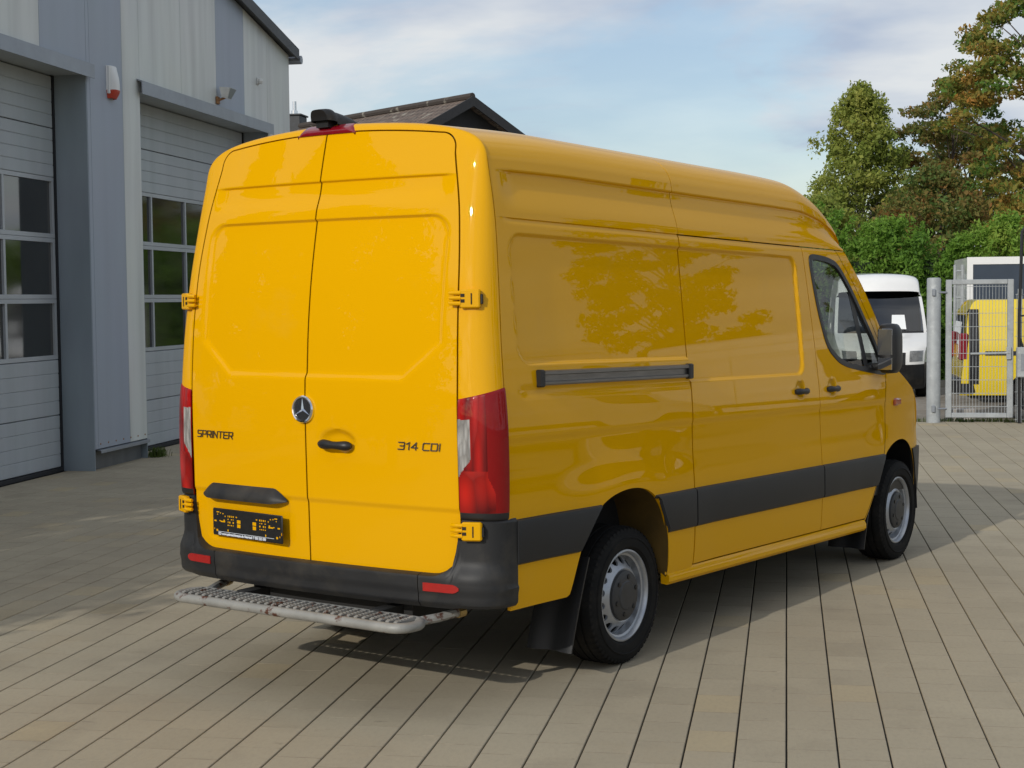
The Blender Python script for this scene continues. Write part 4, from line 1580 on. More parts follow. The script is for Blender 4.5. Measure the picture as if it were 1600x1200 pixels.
streak_mat('jamb_steel', (0.30, 0.35, 0.39), 0.30)
streak_mat('plinth', (0.13, 0.135, 0.14), 0.3)
pm('door_frame', (0.42, 0.44, 0.46), 0.4, metal=0.2, var=0.06, vscale=3)
pm('flashing', (0.27, 0.29, 0.32), 0.4, metal=0.3, var=0.12, vscale=4)
pm('roof_edge', (0.06, 0.062, 0.065), 0.6, var=0.3, vscale=5)
pm('door_glass', (0.014, 0.014, 0.012), 0.03, spec=0.5, var=0.6, vscale=1.2)
_b = MATS['door_glass'].node_tree.nodes['Principled BSDF']
_b.inputs['IOR'].default_value = 2.1
pm('door_gasket', (0.012, 0.013, 0.016), 0.7)
pm('siren_white', (0.72, 0.72, 0.70), 0.4)
pm('siren_red', (0.48, 0.05, 0.03), 0.3)
pm('lamp_white', (0.66, 0.66, 0.63), 0.45, var=0.1, vscale=20)
pm('rust', (0.30, 0.15, 0.06), 0.8, var=0.3, vscale=30)

WX = -7.42          # outer face of the cladding
BLD = empty('workshop_building', (0, 0, 0))
tag(BLD, 'grey metal-clad workshop with two big sectional doors at the left edge', 'building')
Y0, Y1 = 9.0, 22.80
def roof_z(y):
    ap = (Y0 + Y1) / 2
    return 5.56 + 0.172 * ((Y1 - y) if y > ap else (y - Y0))
DOORS_Y = [(11.25, 15.82), (17.22, 21.78)]
DZ = 4.30
def panel(y0, y1, z0, z1f, mat, thick=0.10, x=WX):
    a = MB()
    z1a, z1b = (z1f(y0), z1f(y1)) if callable(z1f) else (z1f, z1f)
    poly = [(y0 + 0.003, z0), (y1 - 0.003, z0), (y1 - 0.003, z1b), (y0 + 0.003, z1a)]
    a.prism(poly, x - thick, x, 'x')
    return a.build('cladding_panel', mat, BLD, smooth=None)
# lower cladding between the doors and all cladding above them
above = [(9.0, 9.9, 'clad_light'), (9.9, 11.25, 'clad_light'), (11.25, 12.3, 'clad_light'), (12.3, 13.5, 'clad_light'), (13.5, 14.76, 'clad_light'), (14.76, 15.82, 'clad_blue'), (15.82, 16.74, 'clad_blue'), (16.74, 17.22, 'clad_light'), (17.22, 18.5, 'clad_light'), (18.5, 19.72, 'clad_light'), (19.72, 20.80, 'clad_blue'), (20.80, 21.78, 'clad_light'), (21.78, 22.80, 'clad_light')]
ap = (Y0 + Y1) / 2
for (a, b, mt) in above:
    over_door = any(a >= d0 - 0.01 and b <= d1 + 0.01 for d0, d1 in DOORS_Y)
    zt = lambda y: roof_z(y) - 0.02
    if a < ap < b:
        panel(a, ap, DZ if over_door else 0.235, zt, mt)
        panel(ap, b, DZ if over_door else 0.235, zt, mt)
    else:
        panel(a, b, DZ if over_door else 0.235, zt, mt)
# core wall, plinth, side walls, roof
a = MB()
a.box(-7.60, -7.525, 9.05, 11.2, 0.0, 5.5)
a.box(-7.60, -7.525, 15.86, 17.18, 0.0, 4.35)
a.box(-7.60, -7.525, 21.82, 22.74, 0.0, 5.5)
a.build('plinth', 'plinth', BLD, smooth=None)
a = MB()
a.box(-7.522, -7.485, 15.86, 17.18, 0.0, 0.20)
a.build('plinth', 'plinth', BLD, smooth=None)
a = MB()
a.box(-7.522, -7.485, 21.82, 22.74, 0.0, 0.20)
a.build('plinth', 'plinth', BLD, smooth=None)
for (ya, yb) in ((15.90, 17.225), (21.78, 22.80), (9.0, 11.25)):
    a = MB()
    a.prism([(WX - 0.12, 0.236), (WX + 0.03, 0.218), (WX + 0.032, 0.185), (WX + 0.026, 0.185), (WX + 0.022, 0.212), (WX - 0.12, 0.228)], ya, yb, 'y')
    a.build('drip_flashing', 'flashing', BLD, smooth=None)
a = MB()
a.box(-19.5, -7.53, 22.70, 22.79, 0.0, 5.50)
a.box(-19.5, -7.53, 9.01, 9.10, 0.0, 5.50)
a.box(-19.6, -19.5, 9.0, 22.8, 0.0, 5.50)
a.build('side_wall', 'clad_light', BLD, smooth=None)
a = MB()
for (ya, yb) in ((Y0 - 0.12, ap), (ap, Y1 + 0.12)):
    a.prism([(ya, roof_z(ya)), (yb, roof_z(yb)), (yb, roof_z(yb) + 0.09), (ya, roof_z(ya) + 0.09)], -19.7, WX + 0.10, 'x')
a.build('roof', 'roof_edge', BLD, smooth=None)
a = MB()
a.prism([(ap, roof_z(ap) - 0.05), (Y1 + 0.14, roof_z(Y1 + 0.14) - 0.05), (Y1 + 0.14, roof_z(Y1 + 0.14) + 0.115), (ap, roof_z(ap) + 0.115)], WX + 0.101, WX + 0.125, 'x')
a.build('verge_trim', 'roof_edge', BLD, smooth=None)
a = MB()
a.tube([(WX + 0.14, Y1 + 0.20, roof_z(Y1) - 0.06), (-19.5, Y1 + 0.20, roof_z(Y1) - 0.06)], 0.065, 10)
a.build('gutter', 'flashing', BLD)

for (d0, d1) in DOORS_Y:
    door = empty('sectional_door', (0, 0, 0))
    door.parent = BLD
    DX = -7.80
    # reveal: two jambs, head, seals
    for (ya, yb) in ((d1 - 0.012, d1 + 0.002), (d0 - 0.002, d0 + 0.012)):
        a = MB()
        a.box(DX - 0.05, WX - 0.004, ya, yb, 0.0, DZ)
        a.build('door_jamb', 'jamb_steel', door, smooth=None)
    a = MB()
    a.box(DX - 0.05, WX - 0.004, d0 + 0.012, d1 - 0.012, DZ - 0.015, DZ)
    a.build('door_head', 'door_grey', door, smooth=None)
    a = MB()
    a.box(DX - 0.02, DX + 0.012, d1 - 0.055, d1 - 0.013, 0.0, DZ - 0.016)
    a.box(DX - 0.02, DX + 0.012, d0 + 0.013, d0 + 0.055, 0.0, DZ - 0.016)
    a.box(DX - 0.03, DX + 0.03, d0 + 0.056, d1 - 0.056, 0.004, 0.045)
    a.build('door_seal', 'door_gasket', door, smooth=None)
    # canopy flashing above the opening
    a = MB()
    ya, yb = d0 - 0.08, d1 + 0.06
    a.prism([(WX + 0.001, DZ + 0.125), (WX + 0.07, DZ + 0.10), (WX + 0.072, DZ - 0.05), (WX + 0.062, DZ - 0.05), (WX + 0.058, DZ + 0.085), (WX + 0.001, DZ + 0.11)], ya, yb, 'y')
    a.build('canopy', 'flashing', door, smooth=None)
    ya, yb = d0 + 0.06, d1 - 0.06
    # ribbed sections below and above the glazing
    def section(z0, z1, ribs):
        s_ = MB()
        n = ribs
        poly = [(DX - 0.05, z0 + 0.003), (DX - 0.004, z0 + 0.003)]
        h = (z1 - z0 - 0.006) / n
        for i in range(n):
            za = z0 + 0.003 + i * h
            poly += [(DX, za + 0.006), (DX, za + h - 0.008), (DX - 0.007, za + h - 0.003)]
        poly += [(DX - 0.05, z1 - 0.003)]
        s_.prism(poly, ya, yb, 'y')
        s_.build('door_section', 'door_grey', door, smooth=None)
    section(0.05, 0.62, 4)
    section(0.62, 1.225, 4)
    section(3.19, 3.72, 4)
    section(3.72, 4.28, 4)
    # three glazed sections
    zs = [1.225, 1.88, 2.535, 3.19]
    npan = 4
    pw = (yb - ya) / npan
    for k in range(3):
        f = MB()
        z0, z1 = zs[k] + 0.002, zs[k + 1] - 0.002
        f.box(DX - 0.05, DX, ya, yb, z0, z0 + 0.045)
        f.box(DX - 0.05, DX, ya, yb, z1 - 0.045, z1)
        f.box(DX - 0.05, DX - 0.001, ya, ya + 0.05, z0 + 0.045, z1 - 0.045)
        f.box(DX - 0.05, DX - 0.001, yb - 0.05, yb, z0 + 0.045, z1 - 0.045)
        for i in range(1, npan):
            f.box(DX - 0.05, DX - 0.001, ya + i * pw - 0.022, ya + i * pw + 0.022, z0 + 0.045, z1 - 0.045)
        f.build('window_frame', 'door_frame', door, smooth=None)
        for i in range(npan):
            g_ = MB()
            g_.box(DX - 0.035, DX - 0.028, ya + i * pw + 0.02, ya + (i + 1) * pw - 0.02, z0 + 0.043, z1 - 0.043)
            pn = g_.build('window_pane', 'door_glass', door, smooth=None)
            pn.rotation_euler = (0, 0, 0)

for yb_ in list(np.arange(15.95, 17.2, 0.2)) + list(np.arange(21.9, 22.8, 0.2)):
    a = MB()
    a.lathe([(0.0, 0.011), (0.004, 0.010), (0.005, 0.001)], 8, axis='z')
    a.v = [(WX + z, yb_ + x, 0.285 + y) for (x, y, z) in a.v]
    a.build('fixing_bolt', 'rust', BLD)
# things fixed to the wall
al = empty('alarm_siren', (WX, 16.42, 4.10))
tag(al, 'white alarm siren with red lower cap on the blue-grey wall panel', 'alarm')
a = MB()
g_ = []
for zf in np.linspace(0, 1, 12):
    z = 0.09 + 0.27 * zf
    dpt = 0.05 + 0.045 * math.sin(min(1.0, (1 - zf) * 1.2) * math.pi / 2)
    g_.append([(dpt * (1 - abs(t) ** 4) + 0.001, 0.105 * t, z) for t in np.linspace(-1, 1, 13)])
grid_mesh('siren_cover', np.array(g_), 'siren_white', al, 0.0, (1, 0, 0), smooth=50)
a.box(0.001, 0.04, -0.10, 0.10, 0.05, 0.36, 0.008)
a.build('siren_body', 'siren_white', al)
a = MB()
g_ = []
for zf in np.linspace(0, 1, 8):
    z = 0.0 + 0.095 * zf
    dpt = 0.055 + 0.042 * math.sin(zf * math.pi / 2)
    g_.append([(dpt * (1 - abs(t) ** 4) + 0.001, (0.085 + 0.02 * zf) * t, z) for t in np.linspace(-1, 1, 13)])
grid_mesh('siren_strobe', np.array(g_), 'siren_red', al, 0.03, (1, 0, 0), smooth=50)

fl = empty('flood_light', (WX, 19.72, 4.56))
tag(fl, 'small white flood light above the right workshop door', 'light')
a = MB()
a.box(0.002, 0.03, -0.05, 0.05, -0.12, -0.02, 0.008)
a.tube([(0.02, 0, -0.07), (0.10, 0.02, -0.04), (0.12, 0.05, 0.0)], 0.016, 8)
a.build('light_bracket', 'rust', fl)
a = MB()
a.add([(0.06, -0.06, 0.10), (0.06, 0.12, 0.10), (0.20, 0.20, 0.09), (0.20, -0.02, 0.09), (0.08, -0.03, -0.03), (0.08, 0.09, -0.03), (0.15, 0.13, -0.05), (0.15, 0.01, -0.05)], [(0, 1, 2, 3), (7, 6, 5, 4), (0, 4, 5, 1), (1, 5, 6, 2), (2, 6, 7, 3), (3, 7, 4, 0)])
a.build('light_housing', 'lamp_white', fl, smooth=None)
a = MB()
a.add([(0.205, -0.02, 0.085), (0.205, 0.20, 0.085), (0.155, 0.13, -0.045), (0.155, 0.01, -0.045)], [(0, 1, 2, 3)])
a.build('light_glass', 'flashing', fl, smooth=None)
sn = empty('wall_sensor', (WX, 21.35, 4.96))
tag(sn, 'tiny pale sensor knob high on the light wall panel near the corner', 'sensor')
a = MB()
a.box(0.001, 0.02, -0.04, 0.04, -0.05, 0.05, 0.008)
a.build('sensor_base', 'lamp_white', sn)
a = MB()
a.lathe([(-0.04, 0.001), (-0.03, 0.03), (0.0, 0.04), (0.03, 0.03), (0.04, 0.001)], 16, axis='z', c=(0.045, 0, 0))
a.build('sensor_head', 'lamp_white', sn)

# ------------------------------------------------------------------ grass tufts
leaf_mat('grass', [(0.05, 0.09, 0.015), (0.09, 0.13, 0.025), (0.13, 0.14, 0.04)], 2.0)
def tuft(cx, cy, cz, rx, ry, n, h, name, label, kind=None, cat=None):
    V, F = [], []
    for i in range(n):
        x, y = cx + rng.normal(0, rx), cy + rng.normal(0, ry)
        a = rng.uniform(0, 6.28)
        l = h * rng.uniform(0.5, 1.1)
        dx, dy = math.cos(a) * l * 0.4, math.sin(a) * l * 0.4
        px, py = -math.sin(a) * 0.004, math.cos(a) * 0.004
        b = len(V)
        V += [(x - px, y - py, cz), (x + px, y + py, cz), (x + dx * 0.5 + px, y + dy * 0.5 + py, cz + l * 0.7), (x + dx * 0.5 - px, y + dy * 0.5 - py, cz + l * 0.7), (x + dx, y + dy, cz + l)]
        F += [(b, b + 1, b + 2, b + 3), (b + 3, b + 2, b + 4)]
    me = bpy.data.meshes.new(name)
    me.from_pydata(V, [], F)
    me.update()
    if cat:
        root = tag(empty(name, (0, 0, 0)), label, cat)
        tag(link(me, 'grass_blades', 'grass', root, smooth=None), kind='stuff')
        return root
    o = link(me, name, 'grass', None, smooth=None)
    return tag(o, label, cat, kind=kind)
tuft(-7.36, 17.36, 0.0, 0.05, 0.06, 220, 0.12, 'weed_tuft', 'green weed tuft at the foot of the wall by the right door', cat='plant')

# ------------------------------------------------------------------ fence, gate
FY = 22.92
post = empty('fence_post', (2.075, FY, 0))
tag(post, 'thick round galvanised gate post at the end of the yard', 'post')
a = MB()
a.lathe([(-0.02, 0.098), (2.05, 0.098), (2.066, 0.09), (2.072, 0.06), (2.072, 0.001)], 28, axis='z')
a.build('post_tube', 'galv_post', post, smooth=40)
gate = empty('mesh_gate', (2.24, FY, 0))
tag(gate, 'galvanised wire mesh gate leaf hung on the round post', 'gate')
GW, G0, G1 = 0.93, 0.07, 2.04
for nm, bx in (('frame_stile', (0, 0.085, -0.03, 0.03, G0, G1)), ('frame_stile', (GW - 0.085, GW, -0.03, 0.03, G0, G1)), ('frame_rail', (0.086, GW - 0.086, -0.029, 0.029, G1 - 0.07, G1)), ('frame_rail', (0.086, GW - 0.086, -0.029, 0.029, G0, G0 + 0.07))):
    a = MB()
    a.box(*bx, 0.008)
    a.build(nm, 'galv_post', gate, smooth=40)
a = MB()
nv = 17
for i in range(nv):
    x = 0.09 + (GW - 0.18) * (i + 0.5) / nv
    a.box(x - 0.0027, x + 0.0027, -0.008, -0.003, G0 + 0.06, G1 - 0.06)
for j in range(10):
    z = G0 + 0.16 + j * 0.19
    a.box(0.08, GW - 0.08, -0.0145, -0.0085, z - 0.0035, z + 0.0035)
    a.box(0.08, GW - 0.08, -0.0015, 0.0045, z - 0.0035, z + 0.0035)
a.build('wire_mesh', 'galv_post', gate, smooth=None)
a = MB()
a.tube([(0.34, -0.05, 0.985), (GW - 0.05, -0.05, 0.995)], 0.016, 8)
a.box(GW - 0.10, GW - 0.03, -0.06, -0.028, 0.90, 1.08, 0.008)
a.build('gate_latch', 'galv_post', gate)
for z in (0.20, 1.86):
    a = MB()
    a.tube([(-0.17, -0.085, z), (0.01, -0.035, z)], 0.014, 8)
    a.box(-0.20, -0.15, -0.125, -0.08, z - 0.05, z + 0.05, 0.008)
    a.build('gate_hinge', 'flashing', gate)
fen = empty('mesh_fence', (3.22, FY + 0.06, 0))
tag(fen, 'wire mesh fence panel right of the gate leaf', 'fence')
a = MB()
for i in range(60):
    x = i * 0.05
    a.box(x - 0.0025, x + 0.0025, -0.0025, 0.0025, 0.03, 1.83)
for j in range(10):
    z = 0.04 + j * 0.198
    a.box(-0.02, 3.0, -0.0085, -0.0028, z - 0.004, z + 0.004)
a.build('wire_mesh', 'galv_post', fen, smooth=None)
for x in (0.05, 2.9):
    a = MB()
    a.box(x - 0.03, x + 0.03, 0.006, 0.066, 0, 1.9, 0.005)
    a.build('fence_upright', 'galv_post', fen)
pole = empty('steel_pole', (3.245, FY - 0.10, 0))
tag(pole, 'black steel pole with a bent arm beside the mesh gate', 'pole')
a = MB()
a.tube([(0, 0, 0), (-0.01, 0, 1.5), (0.02, 0, 2.70), (0.06, 0, 2.76), (0.30, 0, 2.98)], 0.022, 10)
a.build('pole_tube', 'black', pole)
a = MB()
a.tube([(0.0, 0, 1.20), (0.20, 0, 0.62)], 0.018, 8)
a.tube([(0.0, 0, 1.52), (0.30, 0, 1.53)], 0.012, 8)
a.build('pole_brace', 'black', pole)
bx_ = empty('gate_beam', (3.19, FY - 0.2, 0.66))
tag(bx_, 'grey galvanised box beam of the sliding gate at the right edge', 'beam')
a = MB()
a.box(0.0, 2.2, -0.06, 0.06, 0.0, 0.42, 0.01)
a.build('beam_box', 'galv_post', bx_)
a = MB()
a.box(0.05, 2.1, -0.066, -0.060, 0.09, 0.33)
a.build('beam_cover', 'flashing', bx_, smooth=None)
grs = tuft(2.8, 23.12, -0.01, 0.9, 0.05, 900, 0.07, 'grass_strip', 'thin grass along the foot of the fence', kind='stuff')
blk = empty('concrete_block', (2.30, 23.5, ground_z(23.5) - 0.02))
tag(blk, 'pale concrete block lying low behind the mesh gate', 'block')
a = MB()
a.box(0.0, 0.42, -0.12, 0.12, 0, 0.19, 0.012)
pm('concrete', (0.36, 0.33, 0.30), 0.9, var=0.15, vscale=8, bump=0.2, bscale=60)
a.build('block_body', 'concrete', blk)

# ------------------------------------------------------------------ white van facing the camera beyond the fence
def simple_van(name, label, cat, loc, rz, paint, group=None):
    v = empty(name, loc, rz)
    tag(v, label, cat, group)
    build_side(v, -1, paint, False, moulding=True, window='glass_dark')
    build_side(v, 1, paint, False, moulding=True, window='glass_dark')
    build_roof(v, paint, False)
    front_cap(v, paint, True)
    inner_shell(v, True)
    for s in (-1, 1):
        for x in (0.0, 3.665):
            w = empty('wheel', (x, s * 0.84, 0.345)); w.parent = v
            t_ = MB()
            t_.lathe([(-0.09, 0.22), (-0.115, 0.26), (-0.11, 0.32), (-0.08, 0.345), (0.08, 0.345), (0.11, 0.32), (0.115, 0.26), (0.09, 0.22)], 32)
            t_.build('tyre', 'rubber', w)
            t_ = MB()
            t_.lathe([(s * 0.09, 0.225), (s * 0.06, 0.19), (s * 0.08, 0.12), (s * 0.08, 0.001)], 32)
            t_.build('rim', 'rim', w)
    zz = np.linspace(0.55, 2.55, 24)
    ys = np.linspace(-1, 1, 24)
    Y, Z = np.meshgrid(ys, zz, indexing='ij')
    Y = Y * (np.minimum(Wz(Z), Wz(2.45) - 0.3 * np.maximum(0, Z - 2.4)) - 0.01)
    P = np.stack([XR(Y, Z) + 0.06 * np.abs(ys)[:, None] ** 6, Y, Z], axis=-1)
    grid_mesh('rear_door', P, paint, v, 0.05, (-1, 0, 0), xf=rkV)
    return v
ROOF['P'] = [(0.865, 2.60), (0.83, 2.66), (0.0, 2.672)]; ROOF['K'] = KX1
WV = simple_van('delivery_van', 'white van facing the camera beyond the fence, paper sheet in its windscreen', 'van', (1.98, 37.6, -0.325), R(-90), 'white_paint')
a = MB(rk)
a.add([(3.66, 0.22, 1.50), (3.66, 0.53, 1.50), (3.50, 0.50, 1.80), (3.50, 0.24, 1.80)], [(0, 1, 2, 3)])
pp = a.build('paper_sheet', 'paper', WV, smooth=None)
a = MB(rk)
a.lathe([(-0.03, 0.001), (-0.025, 0.05), (0.02, 0.06), (0.03, 0.001)], 16, axis='z', c=(2.83, 0.05, 2.34))
a.build('roof_camera', 'black', WV)

ROOF['P'] = [(0.835, 2.585), (0.69, 2.652), (0.0, 2.672)]; ROOF['K'] = KX0
# low yellow van behind the gate, side on with its tail to the left
def low_van(name, label, loc, rz, paint):
    v = empty(name, loc, rz)
    tag(v, label, 'van')
    L, H, Wd = 4.2, 1.85, 0.86
    zr = np.linspace(0.0, 1.0, 30)
    def half(z):
        return np.interp(z, [0.25, 0.5, 0.9, 1.1, 1.7, 1.86], [0.80, 0.86, 0.88, 0.87, 0.76, 0.62])
    xs = np.linspace(0, L, 90)
    for s in (-1, 1):
        def zbot(x):
            z = 0.26 + 0 * x
            for c in (1.14, 3.45):
                d = np.sqrt(np.maximum(0, 0.36 ** 2 - (x - c) ** 2))
                z = np.maximum(z, np.where(np.abs(x - c) < 0.36, 0.30 + d, z))
            return z
        ztp = np.interp(xs, [0, 0.12, 0.3, 2.4, 2.8, 3.4, 4.0, 4.2], [1.65, 1.80, 1.86, 1.86, 1.80, 1.20, 1.0, 0.8])
        zb = np.minimum(zbot(xs), ztp - 0.1)
        Z = zb[:, None] + (ztp - zb)[:, None] * zr[None]
        X = xs[:, None] + 0 * Z
        X = X + np.where(X < 0.3, 0.10 * (Z - 0.3) * (1 - X / 0.3), 0)
        Y = s * half(Z)
        P = np.stack([X, Y, Z], axis=-1)
        grid_mesh('body_side', P, paint, v, 0.0, (0, s, 0), smooth=40)
        for (xa, xb, za, zb_, nm, mt) in ((0.14, 0.30, 0.45, 1.70, 'rear_pillar_trim', 'plastic_band'), (0.40, 4.0, 0.93, 1.0, 'rubbing_strip', 'black'), (2.05, 2.75, 1.15, 1.70, 'side_window', 'glass_dark')):
            zz = np.linspace(za, zb_, 10)
            g2 = np.stack([np.broadcast_to(np.linspace(xa, xb, 6)[:, None], (6, 10)), np.broadcast_to((s * (half(zz) + 0.012))[None], (6, 10)), np.broadcast_to(zz[None], (6, 10))], axis=-1)
            grid_mesh(nm, g2, mt, v, 0.015, (0, s, 0))
        for c in (1.14, 3.45):
            t_ = MB()
            t_.lathe([(-0.07, 0.18), (-0.09, 0.22), (-0.08, 0.30), (0.08, 0.30), (0.09, 0.22), (0.07, 0.18), (0.05, 0.15), (0.05, 0.001)], 28, c=(c, s * 0.76, 0.30))
            t_.build('wheel', 'rubber', v)
        t_ = MB()
        t_.box(-0.02, 0.13, min(s * 0.74, s * 0.882), max(s * 0.74, s * 0.882), 0.85, 1.30, 0.02)
        t_.build('tail_light', 'brake_red', v)
    t_ = MB()
    t_.add([(0.12, -0.74, 1.66), (0.12, 0.74, 1.66), (0.05, 0.86, 0.8), (0.05, -0.86, 0.8), (0.0, -0.86, 0.3), (0.0, 0.86, 0.3), (0.30, 0.62, 1.86), (0.30, -0.62, 1.86)], [(0, 1, 2, 3), (3, 2, 5, 4), (7, 6, 1, 0)])
    t_.build('rear_door', paint, v, smooth=None)
    t_ = MB()
    t_.add([(0.10, -0.66, 1.60), (0.10, 0.66, 1.60), (0.045, 0.70, 1.10), (0.045, -0.70, 1.10)], [(0, 1, 2, 3)])
    t_.build('rear_window', 'glass_dark', v, smooth=None)
    t_ = MB()
    t_.box(-0.08, 0.25, -0.85, 0.85, 0.28, 0.55, 0.03)
    t_.box(0.2, 4.0, -0.72, 0.72, 0.20, 0.75)
    t_.build('bumper', 'black', v, smooth=40)
    t_ = MB()
    t_.add([(0.30, -0.62, 1.862), (0.30, 0.62, 1.862), (2.4, 0.62, 1.862), (2.4, -0.62, 1.862), (2.8, 0.64, 1.80), (2.8, -0.64, 1.80), (3.4, 0.86, 1.20), (3.4, -0.86, 1.20), (4.2, 0.80, 0.8), (4.2, -0.80, 0.8), (4.2, 0.80, 0.3), (4.2, -0.80, 0.3)], [(0, 1, 2, 3), (3, 2, 4, 5), (5, 4, 6, 7), (7, 6, 8, 9), (9, 8, 10, 11)])
    t_.build('roof', paint, v, smooth=None)
    return v
LV = low_van('small_van', 'low yellow van standing behind the mesh gate, its tail to the left', (2.82, 27.2, ground_z(27.2) + 0.2), 0.0, 'yellow_far')
LV.location = (2.86, 27.7, -0.12)

# box body with dark side panel behind it
bt = empty('box_trailer', (3.45, 31.0, -0.32))
tag(bt, 'box trailer with white frame and dark blue side panel behind the small yellow van', 'trailer')
pm('trailer_panel', (0.035, 0.05, 0.075), 0.35, var=0.08, vscale=3)
for nm, bxx, mt in (('frame_rail', (-0.03, 5.5, -0.03, 0.03, 2.72, 2.86), 'white_paint'), ('frame_post', (-0.03, 0.08, -0.031, 0.031, 0.7, 2.72), 'white_paint'), ('side_panel', (0.081, 5.45, -0.012, 0.012, 0.75, 2.719), 'trailer_panel'), ('front_wall', (-0.028, 0.0, 0.032, 2.3, 0.7, 2.80), 'white_paint'), ('roof', (-0.03, 5.5, 0.031, 2.3, 2.78, 2.85), 'white_paint'), ('chassis', (0.0, 5.4, 0.1, 2.2, 0.45, 0.69), 'black')):
    a = MB(); a.box(*bxx); a.build(nm, mt, bt, smooth=None)
for x in (1.2, 4.2):
    for y in (0.15, 2.1):
        a = MB(); a.lathe([(-0.1, 0.2), (-0.1, 0.34), (0.1, 0.34), (0.1, 0.2), (0.08, 0.001)], 24, c=(x, y, 0.34)); a.build('wheel', 'rubber', bt)
a = MB()
for x in (-0.24, -0.10):
    a.tube([(x, 0.1, 0.6), (x, 0.1, 2.72)], 0.03, 8)
for z in np.linspace(0.8, 2.6, 8):
    a.tube([(-0.24, 0.1, z), (-0.10, 0.1, z)], 0.02, 6)
a.build('ladder', 'galv_post', bt)

# ------------------------------------------------------------------ house behind the van
HS = empty('dark_house', (0, 0, 0))
tag(HS, 'house with mossy brown roof and dark gable rising behind the yellow van', 'house')
def tile_mat():
    m, t, b = _nodes('roof_tiles')
    tcx = t.nodes.new('ShaderNodeTexCoord')
    br = t.nodes.new('ShaderNodeTexBrick')
    br.inputs['Scale'].default_value = 1.0
    br.inputs['Brick Width'].default_value = 0.22; br.inputs['Row Height'].default_value = 0.30
    br.inputs['Mortar Size'].default_value = 0.02
    br.inputs['Color1'].default_value = (0.17, 0.125, 0.098, 1); br.inputs['Color2'].default_value = (0.12, 0.09, 0.074, 1); br.inputs['Mortar'].default_value = (0.05, 0.04, 0.034, 1)
    t.links.new(tcx.outputs['UV'], br.inputs['Vector'])
    n = t.nodes.new('ShaderNodeTexNoise'); n.inputs['Scale'].default_value = 3.5; n.inputs['Detail'].default_value = 8
    t.links.new(tcx.outputs['Object'], n.inputs['Vector'])
    r = t.nodes.new('ShaderNodeValToRGB'); r.color_ramp.elements[0].position = 0.58; r.color_ramp.elements[1].position = 0.74
    t.links.new(n.outputs['Fac'], r.inputs[0])
    mx_ = t.nodes.new('ShaderNodeMix'); mx_.data_type = 'RGBA'
    mx_.inputs['B'].default_value = (0.36, 0.34, 0.28, 1)
    t.links.new(r.outputs[0], mx_.inputs['Factor']); t.links.new(br.outputs['Color'], mx_.inputs['A'])
    t.links.new(mx_.outputs['Result'], b.inputs['Base Color'])
    b.inputs['Roughness'].default_value = 0.85
    bp = t.nodes.new('ShaderNodeBump'); bp.inputs['Strength'].default_value = 0.8; bp.inputs['Distance'].default_value = 0.03
    t.links.new(br.outputs['Fac'], bp.inputs['Height']); bp.invert = True
    t.links.new(bp.outputs[0], b.inputs['Normal'])
    MATS['roof_tiles'] = m
tile_mat()
pm('house_wood', (0.028, 0.028, 0.030), 0.7, var=0.25, vscale=6, stretch=(8, 8, 1))
pm('house_wall', (0.45, 0.43, 0.40), 0.9, var=0.1, vscale=2)
pm('slate', (0.030, 0.033, 0.038), 0.6, var=0.35, vscale=9)
A = Vector((-8.27, 40.0, 7.02)); Bp = Vector((-15.3, 46.05, 7.02))
ridge = (Bp - A); Lr = ridge.length; e1 = ridge.normalized()
e2 = Vector((-e1.y, e1.x, 0))          # across the ridge
if e2.y > 0: e2 = -e2                    # towards the camera
hw, drop = 4.6, 4.6 * 0.52
def roofplane(sgn, nm):
    a0 = A - e1 * 0.35
    b0 = Bp + e1 * 0.35
    ea = a0 + e2 * sgn * hw - Vector((0, 0, drop))
    eb = b0 + e2 * sgn * hw - Vector((0, 0, drop))
    nrm = (b0 - a0).cross(ea - a0).normalized()
    if nrm.z < 0: nrm = -nrm
    d = nrm * 0.10
    vs = [a0, b0, eb, ea, a0 - d, b0 - d, eb - d, ea - d]
    me = bpy.data.meshes.new(nm)
    me.from_pydata([tuple(v) for v in vs], [], [(0, 1, 2, 3), (7, 6, 5, 4), (0, 4, 5, 1), (1, 5, 6, 2), (2, 6, 7, 3), (3, 7, 4, 0)])
    uv = me.uv_layers.new(name='UVMap')
    for li, l in enumerate(me.loops):
        v = Vector(me.vertices[l.vertex_index].co)
        uv.data[li].uv = ((v - a0).dot(e1), (v - a0).dot((ea - a0).normalized()))
    me.update()
    link(me, nm, 'roof_tiles', HS, smooth=None)
roofplane(1, 'roof'); roofplane(-1, 'roof')
a = MB()
lf, rg = A + e2 * 4.3 - Vector((0, 0, 4.3 * 0.52 + 0.12)), A - e2 * 4.3 - Vector((0, 0, 4.3 * 0.52 + 0.12))
pk = A - Vector((0, 0, 0.12))
vs = [lf, pk, rg]
vs += [v + e1 * 0.2 for v in vs]
a.add(vs, [(0, 1, 2), (5, 4, 3), (0, 3, 4, 1), (1, 4, 5, 2), (2, 5, 3, 0)])
a.build('gable', 'house_wood', HS, smooth=None)
for sg in (1, -1):
    a = MB()
    p0 = A - e1 * 0.36 + Vector((0, 0, 0.06))
    p1 = A - e1 * 0.36 + e2 * sg * hw - Vector((0, 0, drop - 0.06))
    dn = Vector((0, 0, -0.26))
    th = e1 * -0.05
    vs = [p0, p1, p1 + dn, p0 + dn, p0 + th, p1 + th, p1 + dn + th, p0 + dn + th]
    a.add(vs, [(0, 1, 2, 3), (7, 6, 5, 4), (0, 4, 5, 1), (1, 5, 6, 2), (2, 6, 7, 3), (3, 7, 4, 0)])
    a.build('barge_board', 'house_wood', HS, smooth=None)
a = MB()
c4 = [A + e2 * 4.25, A - e2 * 4.25, Bp - e2 * 4.25, Bp + e2 * 4.25]
